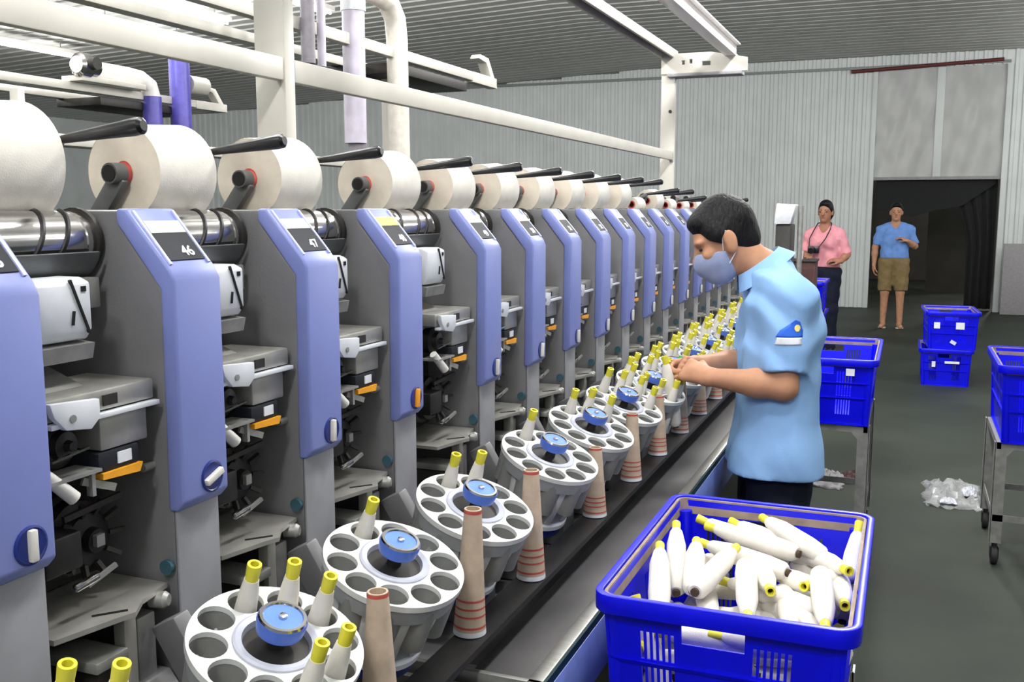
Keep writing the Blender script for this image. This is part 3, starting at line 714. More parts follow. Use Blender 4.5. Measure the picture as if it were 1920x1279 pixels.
def bobbin(tip, d, label, group, meshes=BM, cat='bobbin'):
    t = bpy.data.objects.new('bobbin', None); C.objects.link(t); t.empty_display_size = .02
    d = Vector(d).normalized(); t.rotation_mode = 'QUATERNION'; t.rotation_quaternion = d.to_track_quat('Z', 'Y'); t.location = tip
    tag(t, label, cat, group)
    for nm, me in zip(('yarn', 'tube_tip', 'tube_hole', 'tube_base'), meshes):
        if me: link(nm, me, t)
    return t
def pocket(i, k, h=.076):
    a = R(12+36*k); return MC(i)+(E1*math.cos(a)+E2*math.sin(a))*RP+AX*h
PN = {0: 'right', 1: 'back-right', 2: 'far back', 3: 'back', 4: 'back-left', 5: 'left', 6: 'front-left', 7: 'front', 8: 'near front', 9: 'front-right'}
FILL = {45: [4, 3], 46: [4, 3, 2, 0, 9], 47: [4], 48: [4, 3], 49: [4], 50: [4, 3, 2], 51: [4, 3, 2, 1]}
for i in range(45, 63):
    ks = FILL.get(i, range(NP))
    for k in ks:
        p = pocket(i, k, .068+random.uniform(-.006, .006)); dv = AX+Vector((random.uniform(-.05, .05), random.uniform(-.05, .05), 0))
        lab = 'yellow-tipped bobbin in the %s pocket before %s' % (PN[k], which(i))
        bobbin(p, dv, lab, 'bobbins in the magazine before '+which(i), BMS)

# ------------------------------------------------------------------ paper cones on pegs
def make_cone():
    t = thing('paper_cone', (0, 0, 0), '', 'paper cone', 'brown paper cones beside the magazines'); t['_o'] = (0, 0, 0)
    H_ = .225; r0, r1 = .029, .0152
    MB().rev((0, 0, 0), (0, 0, 1), [(0, r0), (H_, r1), (H_, r1-.003), (H_-.03, r1-.0025)], 28, cap=False).build('cone_wall', M_paper, t)
    def rr(z): return r0+(r1-r0)*z/H_
    for z, m, h in ((.218, M_red, .006), (.062, M_red, .004), (.048, M_red, .0035), (.034, M_red, .0035), (.014, M_red, .004), (0.0, M_paperw, .009)):
        MB().rev((0, 0, z), (0, 0, 1), [(0, rr(z)+.0004), (h, rr(z+h)+.0004)], 28, cap=False).build('printed_ring', m, t)
    return t
pc = make_cone()
first = True
for i in range(46, 63):
    o = pc if first else copy_tree(pc); first = False
    yy = {46: 1.178, 47: 1.512, 48: 1.798, 49: 2.238, 50: 2.581}.get(i, YR[i]+.02); hh = {46: .20, 47: .225, 48: .222, 49: .168, 50: .185}.get(i, .18)
    o.location = (-.676 if i != 47 else -.684, yy, .840); o.scale = (1, 1, hh/.225); o.rotation_euler = (0, R(2 if i == 47 else 0), 0)
    o['label'] = 'brown red-ringed paper cone right of the magazine before '+which(i)
# holder rail for the cones
hr = MB().box((-.705, .5, .826), (-.645, 6.8, .838)).build('cone_rail', M_black, origin=(-.675, 4, .83))
tag(hr, 'black narrow rail carrying the brown paper cones', 'rail')

# ------------------------------------------------------------------ conveyor
cvx = thing('conveyor', (-.6, 4.5, 0), 'dark belt conveyor running along the front of the winding machine', 'conveyor')
MB().box((-.675, 1.50, .745), (-.565, 6.9, .775)).build('belt', M_belt, cvx, bevel=.004)
MB().box((-.565, 1.47, .70), (-.537, 6.9, .785)).build('edge_rail', M_steel, cvx, bevel=.003)
MB().box((-.537, 1.47, .768), (-.531, 6.9, .785)).build('edge_seal', mat('dark_green_seal', (20, 50, 56), .5), cvx)
MB().box((-.536, 1.47, .655), (-.530, 6.9, .768)).build('side_skirt', M_skirt, cvx, bevel=.001)
MB().box((-.80, 1.50, .70), (-.685, 6.9, .712)).build('trough', M_black, cvx)
MB().box((-.80, 1.478, .752), (-.534, 1.490, .785)).build('end_bar', M_steel, cvx, bevel=.002)
MB().box((-.80, 1.452, .735), (-.534, 1.466, .768)).build('end_bar', M_steel, cvx, bevel=.002)
MB().box((-.78, 1.47, .62), (-.56, 1.60, .735)).build('drive_box', M_grey, cvx, bevel=.005)
for yy in (1.7, 3.4, 5.1, 6.8): MB().box((-.76, yy-.03, 0), (-.70, yy+.03, .70)).build('leg', M_dark, cvx, bevel=.003)

# ================================================================== CRATES AND TROLLEYS
def make_crate(W=.445, L=.67, H=.335, name='crate'):
    t = thing('plastic_crate', (0, 0, 0), '', 'crate', 'blue plastic crates'); t['_o'] = (0, 0, 0)
    ins = .028; th = .004
    def wall_(w_, d_, axis, sgn, holes):
        def fn(u, v, t_):
            k = v/H; half = w_/2-ins*(1-k)*.8-.012; off = d_/2-.012-ins*(1-k)-t_
            x_ = (u/w_*2-1)*half; y_ = sgn*off
            return (x_, y_, v+.002) if axis == 1 else (y_, x_, v+.002)
        return MB().perf(w_, H-.01, holes, th, fn)
    def slots(w_, f0, f1, n, v0, v1):
        r = []; step = (f1-f0)/n
        for k in range(n): r.append((w_*(f0+step*(k+.15)), v0, w_*(f0+step*(k+.70)), v1))
        return r
    def short(): 
        h = [(W*.335, .255, W*.60, .290)]
        for f0, f1 in ((.15, .31), (.63, .80)):
            h += slots(W, f0, f1, 6, .215, .268); h += slots(W, f0, f1, 6, .145, .200); h += slots(W, f0, f1, 6, .05, .125)
        return h
    def long_():
        h = []
        for f0, f1 in ((.10, .28), (.42, .60), (.73, .9)):
            h += slots(L, f0, f1, 8, .20, .268); h += slots(L, f0, f1, 8, .10, .180)
        return h
    for sgn in (-1, 1):
        wall_(W, L, 1, sgn, short()).build('end_wall', M_crate, t); wall_(L, W, 0, sgn, long_()).build('side_wall', M_crate, t)
    MB().box((-W/2+ins, -L/2+ins, 0), (W/2-ins, L/2-ins, .006)).build('bottom', M_crate, t)
    def rrect(w_, l_, r, n=6):
        p = []
        for cx_, cy_, a0 in ((1, 1, 0), (-1, 1, 90), (-1, -1, 180), (1, -1, 270)):
            for k in range(n+1):
                a = R(a0+90*k/n); p.append((cx_*(w_/2-r)+r*math.cos(a), cy_*(l_/2-r)+r*math.sin(a)))
        return p
    def ring(secs, r=.035):           # secs: list of (inset, z)
        m = MB(); P_ = [rrect(W-2*i, L-2*i, max(r-i, .005)) for i, z in secs]; n = len(P_[0]); k = len(secs)
        vs = [(*P_[j][i], secs[j][1]) for j in range(k) for i in range(n)]
        return m.add(vs, [(j*n+i, j*n+(i+1) % n, ((j+1) % k)*n+(i+1) % n, ((j+1) % k)*n+i) for j in range(k) for i in range(n)])
    ring([(-.006, H), (.008, H), (.008, H-.014), (0, H-.014), (0, H-.034), (-.006, H-.034)]).build('rim', M_crate, t, bevel=.002)
    ring([(.010, H-.004), (.016, H-.004), (.020, H-.040), (.014, H-.040)]).build('inner_band', M_band, t)
    for z in (.13, .205): ring([(.012-.002+(H-z)/H*ins*.9, z), (.014+(H-z)/H*ins*.9, z), (.014+(H-z)/H*ins*.9, z+.008), (.010+(H-z)/H*ins*.9-.004, z+.008)]).build('belt_rib', M_crate, t)
    for sx in (-1, 1):
        for sy in (-1, 1):
            MB().cyl((sx*(W/2-ins-.014), sy*(L/2-ins-.014), .004), (sx*(W/2-.030), sy*(L/2-.030), H-.03), .016, n=12).build('corner_post', M_crate, t)
    return t
crate0 = make_crate()
crate0.location = (-.266, 1.955, .565); crate0['label'] = 'near blue crate heaped with cream bobbins in front of the worker'
def crate(loc, label, rz=0, s=(1, 1, 1)):
    c = copy_tree(crate0); c.location = loc; c.rotation_euler = (0, 0, rz); c.scale = s; c['label'] = label; return c
crate((-.31, 4.80, .645), 'empty blue crate on a metal trolley just behind the worker', 0, (.98, 1.16, .88))
crate((.62, 5.03, .56), 'blue crate on a trolley at the right edge of the picture', 0, (1, 1.02, 1.04))
crate((.37, 9.85, 0), 'lower of the two blue crates stacked on the open floor')
crate((.395, 9.84, .336), 'upper of the two blue crates stacked on the open floor', R(3))
for k, lab in enumerate(('bottom', 'middle', 'top')): crate((-.925, 9.95, .30*k), 'blue crate behind the worker back, %s of a stack of three' % lab, 0, (1, 1, .88))
def tag_paper(loc, rot, w_, h_, label):
    o = MB().box((-w_/2, -.0008, -h_/2), (w_/2, .0008, h_/2)).build('paper_label', M_paperw, origin=(0, 0, 0)); o.location = loc; o.rotation_euler = rot
    return tag(o, label, 'label')
tag_paper((.28, 9.497, .55), (R(-6), 0, R(3)), .05, .055, 'torn white paper label left on the upper stacked crate')
tag_paper((.47, 9.507, .55), (R(-6), 0, R(3)), .07, .06, 'square white paper label right on the upper stacked crate')
tag_paper((.42, 9.512, .40), (R(-6), R(30), R(3)), .05, .03, 'slanted white scrap low on the upper stacked crate')
tag_paper((.27, 9.506, .20), (R(-6), 0, 0), .03, .05, 'narrow white label on the lower stacked crate')
tag_paper((.42, 9.506, .22), (R(-6), 0, 0), .12, .022, 'wide white strip label on the lower stacked crate')
tag_paper((-.20, 4.405, .885), (R(-6), 0, 0), .035, .03, 'small white label on the crate behind the worker')
tag_paper((.80, 4.67, .74), (R(-6), 0, 0), .10, .14, 'white label sheet on the crate at the right edge')

def trolley(x0, x1, y0, y1, top, label, near=False):
    t = thing('trolley', ((x0+x1)/2, (y0+y1)/2, 0), label, 'trolley', 'metal crate trolleys')
    for x in (x0+.018, x1-.018):
        for y in (y0+.018, y1-.018):
            sx = 1 if x < (x0+x1)/2 else -1; sy = 1 if y < (y0+y1)/2 else -1
            MB().box((x-.024, y-.018, .10), (x+.024, y-.013, top)).build('leg', M_galv, t)
            MB().box((x-.024*sx-.0025, y-.018, .10), (x-.024*sx+.0025, y+.026, top)).build('leg_flange', M_galv, t)
            MB().cyl((x, y, .075), (x, y, .10), .012, n=10).build('caster_stem', M_dark, t)
            w_ = MB().rev((x-.014, y, .04), (x+.014, y, .04), [(0, .036), (.004, .0405), (.024, .0405), (.028, .036)], 18).build('wheel', M_rubber, t)
            MB().prism([(y-.016, .03), (y+.016, .03), (y+.02, .082), (y-.02, .082)], 0, x-.018, x-.0145).build('fork', M_dark, t)
            MB().prism([(y-.016, .03), (y+.016, .03), (y+.02, .082), (y-.02, .082)], 0, x+.0145, x+.018).build('fork', M_dark, t)
            MB().add([(x, y-.019, top-.09), (x, y-.019, top-.005), (x+sx*.07, y-.019, top-.005), (x, y-.016, top-.09), (x, y-.016, top-.005), (x+sx*.07, y-.016, top-.005)], [(0, 1, 2), (5, 4, 3), (0, 3, 4, 1), (1, 4, 5, 2), (2, 5, 3, 0)]).build('gusset', M_galv, t)
    for z0, z1 in ((top-.03, top), (.20, .23)):
        MB().box((x0, y0, z0), (x1, y0+.004, z1)).build('cross_rail', M_galv, t); MB().box((x0, y1-.004, z0), (x1, y1, z1)).build('cross_rail', M_galv, t)
        MB().box((x0, y0, z0), (x0+.004, y1, z1)).build('side_rail', M_galv, t); MB().box((x1-.004, y0, z0), (x1, y1, z1)).build('side_rail', M_galv, t)
    MB().box((x0+.004, y0+.004, top-.006), (x1-.004, y1-.004, top-.001)).build('top_plate', M_galv, t)
    return t
trolley(-.46, -.07, 1.68, 2.23, .564, 'metal trolley beneath the near crate of bobbins')
trolley(-.50, -.12, 4.46, 5.14, .644, 'metal trolley with gusseted leg beneath the empty crate behind the worker')
trolley(.41, .83, 4.74, 5.32, .559, 'metal trolley with dirty casters beneath the crate at the right edge')
# cops in the near crate: (tip, butt)
COPS = [((-.395, 2.185, .850), (-.165, 2.085, .842), 'long cream cop lying across the top of the heap in the near crate'),
        ((-.282, 2.265, .860), (-.100, 2.055, .842), 'cop slanting down to the right wall of the near crate'),
        ((-.352, 2.255, .846), (-.180, 2.165, .815), 'cop at the far wall of the near crate, middle'),
        ((-.425, 2.235, .850), (-.245, 2.20, .800), 'cop at the far left corner of the near crate'),
        ((-.448, 2.11, .872), (-.400, 1.90, .80), 'cop standing steeply against the left wall of the near crate'),
        ((-.452, 1.97, .868), (-.400, 1.75, .82), 'leftmost near cop leaning on the left wall of the near crate'),
        ((-.392, 2.06, .856), (-.352, 1.82, .832), 'cop pointing at the viewer beside the leaning ones, left of the heap'),
        ((-.302, 2.03, .862), (-.345, 1.795, .842), 'cop with pale tip crossing the heap toward the front left'),
        ((-.395, 2.12, .832), (-.185, 2.00, .830), 'cop half covered beneath the long top one in the near crate'),
        ((-.235, 1.745, .825), (-.275, 1.975, .850), 'short looking cop pointing down at the near wall, middle'),
        ((-.155, 1.92, .838), (-.075, 2.13, .80), 'cop whose hole faces the viewer at the right of the heap'),
        ((-.075, 2.00, .852), (-.185, 2.19, .815), 'cop with yellow hole nearest the right wall of the near crate'),
        ((-.100, 1.745, .830), (-.128, 1.97, .852), 'cop lying front right with its butt up in the near crate'),
        ((-.210, 1.86, .842), (-.262, 2.07, .82), 'cop showing its yellow ring in the middle of the heap'),
        ((-.075, 1.87, .83), (-.10, 2.09, .80), 'cop with yellow hole in the right front corner of the near crate'),
        ((-.068, 2.245, .880), (-.088, 2.09, .71), 'grey-white cop standing in the far right corner of the near crate'),
        ((-.300, 1.72, .80), (-.14, 1.70, .81), 'cop lying along the near wall behind the hand hole'),
        ((-.445, 1.74, .845), (-.37, 1.70, .66), 'cop with only its yellow tip showing at the near left corner')]
for a, b, lab in COPS:
    a = Vector(a)+Vector((0, 0, .012)); b = Vector(b)+Vector((0, 0, .012)); bobbin(a, a-b, lab, 'cream cops in the near crate')
for a, b, lab in [((-.30, 1.74, .815), (-.35, 1.95, .800), 'cop deep in the front left of the heap, tip to the near wall'), ((-.40, 1.72, .80), (-.19, 1.735, .80), 'cop along the near wall low at the left in the near crate'),
    ((-.16, 1.79, .812), (-.20, 2.0, .80), 'cop in the front middle of the heap, tip to the near wall'), ((-.085, 1.72, .80), (-.30, 1.80, .79), 'cop slanting along the near wall at the right in the near crate'),
    ((-.33, 2.0, .81), (-.13, 1.90, .815), 'cop lying crosswise in the middle of the heap under the ringed one'), ((-.09, 1.80, .81), (-.22, 1.95, .79), 'cop slanting in the right front of the heap'),
    ((-.37, 2.18, .80), (-.42, 1.98, .79), 'cop sunk along the left wall behind the standing ones'), ((-.22, 2.23, .80), (-.10, 2.05, .79), 'cop sunk under the slanting one at the right wall'),
    ((-.25, 2.05, .83), (-.07, 1.95, .82), 'cop crossing the right half of the heap below the top ones')]:
    a = Vector(a); b = Vector(b); bobbin(a, a-b, lab, 'cream cops in the near crate')
rs = random.Random(3)
for k in range(34):
    z = (.60, .645, .69, .735, .775)[k % 5]; z += rs.uniform(-.006, .006)
    x = -.40+.28*((k//5) % 3)/2+rs.uniform(-.03, .03); y = 1.77+.38*((k*7) % 11)/10+rs.uniform(-.03, .03); an = rs.uniform(-.5, .5)+(math.pi/2 if rs.random() < .6 else 0)
    if abs(math.cos(an)) > .7: x = min(max(x, -.33), -.2)
    else: y = min(max(y, 1.80), 2.12)
    d = Vector((math.cos(an), math.sin(an), rs.uniform(-.1, .1)))
    if rs.random() < .5: d = -d
    bobbin(Vector((x, y, z))+d*.115, d, 'cream cop buried in the lower layers of the near crate heap', 'cream cops in the near crate')

# ================================================================== PEOPLE
def hand(pr, w0, d, n, side, curl=.5, s=1.0, spread=.0205, thumb=True):
    w0 = np.array(w0, float); d = np.array(d, float); d /= np.linalg.norm(d); n = np.array(n, float); n = n-d*(n@d); n /= np.linalg.norm(n); side = np.array(side, float); side = side-d*(side@d)-n*(side@n); side /= np.linalg.norm(side)
    for j, (ln, r) in enumerate(((.074, .0086), (.083, .0088), (.077, .0085), (.060, .0076))):
        kn = w0+(d*.082+side*(1.5-j)*spread)*s
        pr.append(rcone(w0+side*(1.5-j)*.010*s, kn, .0135*s, .0115*s))
        p = kn; a = curl*.6
        for f, da in ((.46, curl*1.0), (.30, curl*.8), (.24, 0)):
            q = p+(d*math.cos(a)+n*math.sin(a))*ln*f*s; pr.append(rcone(p, q, r*s, r*s*.93, None, .004)); p = q; a += da
    pr.append(ell(w0+(d*.045+n*.004)*s, np.array([.034, .034, .034])*s*.72))
    if thumb:
        t0 = w0+(d*.022+side*.022+n*.004)*s; t1 = w0+(d*.055+side*.046+n*.018)*s; t2 = t1+(d*.030+n*.012*(1+curl)-side*.004)*s; t3 = t2+(d*.020+n*.014-side*.010)*s
        pr += [rcone(t0, t1, .0135*s, .0115*s, None, .008), rcone(t1, t2, .0105*s, .0098*s, None, .005), rcone(t2, t3, .0098*s, .0085*s, None, .005)]

def operator():
    O = np.array([-.366, 3.21, 0]); g = np.array([-.966, -.259, 0]); l = np.array([.259, -.966, 0]); up = np.array([0, 0, 1.])
    P = lambda a, b, z: O+g*a+l*b+up*z
    hc = P(.183, 0, 1.487); pt = R(27)
    hf = g*math.cos(pt)-up*math.sin(pt); hu = g*math.sin(pt)+up*math.cos(pt)
    Hd = lambda u, s, v: hc+hf*u+l*s+hu*v
    rot = np.array([hf, l, hu])
    pr = [ell(Hd(-.008, 0, .018), (.094, .073, .098), rot), ell(Hd(.028, 0, -.045), (.066, .058, .078), rot), ell(Hd(.052, 0, -.098), (.034, .034, .026), rot),
          rcone(Hd(.085, 0, .005), Hd(.108, 0, -.034), .009, .013), ell(Hd(.074, .030, .022), (.016, .024, .010), rot), ell(Hd(.074, -.030, .022), (.016, .024, .010), rot),
          ell(Hd(.062, .042, -.025), (.022, .020, .018), rot), ell(Hd(.062, -.042, -.025), (.022, .020, .018), rot), ell(Hd(.088, 0, -.062), (.012, .024, .008), rot)]
    for s in (-1, 1):                                            # ears
        pr += [ell(Hd(-.012, s*.080, -.010), (.019, .010, .034), rot), ell(Hd(-.004, s*.076, -.038), (.011, .008, .013), rot)]
    pr += [rcone(P(.045, 0, 1.375), Hd(-.030, 0, -.060), .062, .056), rcone(P(.0, 0, 1.30), P(.045, 0, 1.385), .085, .062)]
    pr += [rcone(P(.0, .06, 1.24), P(-.01, .055, .95), .095, .09), rcone(P(.0, -.06, 1.24), P(-.01, -.055, .95), .095, .09), rcone(P(0, -.15, 1.32), P(0, .15, 1.32), .05, .05)]
    J = {}
    J['sL'], J['eL'], J['wL'] = P(.0, .170, 1.310), P(.012, .205, 1.050), P(.228, .150, 1.066)
    J['sR'], J['eR'], J['wR'] = P(.01, -.170, 1.310), P(.075, -.215, 1.055), P(.262, -.030, 1.076)
    for s in 'LR':
        pr += [rcone(J['s'+s], J['e'+s], .052, .043), rcone(J['e'+s], J['e'+s]+(J['w'+s]-J['e'+s])*.35, .041, .043), rcone(J['e'+s]+(J['w'+s]-J['e'+s])*.35, J['w'+s], .043, .027)]
    hand(pr, J['wL'], P(.3, .10, 1.083)-J['wL'], -up*.55-l*.8, up*.8-l*.35, .95)
    hand(pr, J['wR'], P(.345, .025, 1.060)-J['wR'], l*.8-up*.35, up*.8+l*.3, .85)
    for b in (-.095, .095):
        pr += [rcone(P(-.01, b, .92), P(.0, b, .50), .085, .058), rcone(P(.0, b, .50), P(-.02, b, .09), .055, .038), rcone(P(-.03, b, .05), P(.12, b*1.15, .035), .036, .032)]
    body = sdf_object('person', pr, M_skin, None, .004, .018, origin=tuple(O), smooth_it=2)
    tag(body, 'man in light blue shirt and face mask bending over the bobbins', 'person')
    # shirt
    sp = [rcone(P(.0, .072, 1.26), P(.0, .075, .78), .112, .136), rcone(P(.0, -.072, 1.26), P(.0, -.075, .78), .112, .136), rcone(P(.012, -.135, 1.325), P(.012, .135, 1.325), .070, .070),
          rcone(P(-.02, .07, 1.22), P(.03, .03, 1.36), .10, .07), rcone(P(-.02, -.07, 1.22), P(.03, -.03, 1.36), .10, .07), rcone(P(0, .075, .80), P(0, .075, .68), .137, .138), rcone(P(0, -.075, .80), P(0, -.075, .68), .137, .138)]
    for s in 'LR':
        sp.append(rcone(J['s'+s], J['s'+s]+(J['e'+s]-J['s'+s])*.84, .076, .066, True))
    sh = sdf_object('shirt', sp, M_shirt, body, .006, .05, wr=-.0090, cuts=[(P(0, 0, .757), (0, 0, -1)), (P(.105, 0, 1.395), (.55*g+.84*up))], minus=[rcone(P(.05, 0, 1.36), P(.12, 0, 1.50), .064, .085)], smooth_it=2)
    # collar: two leaves round the neck
    m = MB(); N = 28; vs = []
    cc = P(.062, 0, 1.398); e1 = g*.80-up*.60; e2 = l; nn = g*.60+up*.80
    for k in range(N+1):
        a = R(18)+(2*math.pi-R(36))*k/N; dd = e1*math.cos(a)*1.12+e2*math.sin(a)
        for r, h in ((.066, .016), (.070, .022), (.086, -.004), (.098, -.024), (.094, -.026), (.070, .004)): vs.append(cc+dd*r+nn*h)
    m.add(vs, [(k*6+j, (k+1)*6+j, (k+1)*6+(j+1) % 6, k*6+(j+1) % 6) for k in range(N) for j in range(6)])
    m.build('collar', M_shirt, body, smooth=60)
    # emblem on the sleeve, laid onto the cloth
    bvh = BVHTree.FromPolygons([v.co+Vector(O) for v in sh.data.vertices], [tuple(p.vertices) for p in sh.data.polygons])
    ec_ = P(.005, .36, 1.218); ex = -g; ez = np.array(J['sL']-J['eL']); ez /= np.linalg.norm(ez)
    def decal(poly, name, mt, lift):
        me = bmesh.new(); vs = [me.verts.new((x_, z_, 0)) for x_, z_ in poly]; me.faces.new(vs)
        bmesh.ops.triangulate(me, faces=me.faces); bmesh.ops.subdivide_edges(me, edges=me.edges, cuts=5, use_grid_fill=True); bmesh.ops.triangulate(me, faces=me.faces)
        for v in me.verts:
            q = Vector(ec_)+Vector(ex)*v.co.x+Vector(ez)*v.co.y; hit, nr, _, _ = bvh.ray_cast(q, Vector(-l))
            v.co = (hit+nr*lift if hit else q)-Vector(O)
        d = bpy.data.meshes.new(name); me.to_mesh(d); me.free(); d.materials.append(mt); d.polygons.foreach_set('use_smooth', [True]*len(d.polygons))
        o = link(name, d, sh); md = o.modifiers.new('thick', 'SOLIDIFY'); md.thickness = .0012; md.offset = 0
    decal([(-.040, -.012), (.036, -.012), (.036, .008), (.026, .034), (.012, .040), (-.004, .026), (-.030, .008)], 'emblem_mountain', M_emb, .0016)
    decal([(-.040, -.036), (.034, -.034), (.034, -.014), (-.036, -.014)], 'emblem_band', M_embw, .0016)
    decal([(.019+.009*math.cos(k*math.pi/5), .014+.011*math.sin(k*math.pi/5)) for k in range(10)], 'emblem_sun', M_emby, .0028)
    # trousers, shoes
    tp = []
    for b in (-.09, .09): tp += [rcone(P(-.005, b, .86), P(.0, b, .50), .112, .085), rcone(P(.0, b, .50), P(-.015, b, .07), .085, .075, True)]
    tp.append(ell(P(-.01, 0, .86), (.13, .17, .12)))
    sdf_object('trousers', tp, M_navy, body, .009, .03, wr=.003, cuts=[(P(0, 0, .752), (0, 0, 1))])
    for b in (-.095, .095):
        sdf_object('shoe', [rcone(P(-.06, b, .045), P(.13, b*1.15, .038), .046, .044), ell(P(-.03, b, .06), (.06, .045, .05))], M_black, body, .007, .02, cuts=[(P(0, 0, .002), (0, 0, -1))])
    # hair: skull cap above a sloping hair line, fringe over the brow
    hp = [ell(Hd(-.020, 0, .032), (.100, .081, .103), rot), ell(Hd(.040, 0, .078), (.050, .056, .036), rot), ell(Hd(-.06, 0, -.03), (.045, .055, .06), rot), ell(Hd(.018, .055, .022), (.030, .024, .05), rot), ell(Hd(.018, -.055, .022), (.030, .024, .05), rot)]
    c0 = Hd(.0, 0, -.022); nh = hf*.64-hu*.77
    sdf_object('hair', hp, M_hair, body, .005, .02, wr=.0022, cuts=[(c0, nh)], minus=[ell(Hd(-.006, .085, -.020), (.022, .03, .036), rot), ell(Hd(-.006, -.085, -.020), (.022, .03, .036), rot), ell(Hd(.085, 0, .0), (.052, .11, .048), rot)], smooth_it=2)
    # eyebrow + eyes
    for s in (-1, 1):
        sdf_object('eyebrow', [rcone(Hd(.083, s*.020, .022), Hd(.070, s*.050, .024), .005, .004)], M_hair, body, .002, .004)
        sdf_object('eye', [ell(Hd(.079, s*.031, -.001), (.007, .013, .004), rot)], M_eye, body, .0015, .002)
    # mask
    mp = [ell(Hd(.030, 0, -.048), (.074, .068, .074), rot), ell(Hd(.082, 0, -.055), (.040, .036, .040), rot), ell(Hd(.055, 0, -.10), (.042, .040, .030), rot)]
    sdf_object('face_mask', mp, M_mask, body, .004, .03, wr=.001, cuts=[(Hd(.06, 0, -.020), hu*.93-hf*.25), (Hd(.012, 0, 0), -hf)], smooth_it=2)
    for s in (-1, 1):
        pts = [Hd(.02, s*.064, -.030), Hd(.008, s*.078, .006), Hd(-.010, s*.084, .024), Hd(-.026, s*.080, .010), Hd(-.026, s*.078, -.020), Hd(-.012, s*.074, -.050), Hd(.02, s*.064, -.075)]
        MB().tube(pts, .0018, 6).build('ear_loop', M_white, body)
    return P
OP = operator()
bobbin(OP(.362, .080, 1.118), (-.16, -.10, 1), 'pale bobbin held upright between the hands of the bending man', 'bobbins handled by the worker')
bobbin(OP(.30, -.06, 1.098), (.3, .2, 1), 'green-tipped bobbin just above the hands of the bending man', 'bobbins handled by the worker', (BMG[0], BMG[1], BMG[2], None))

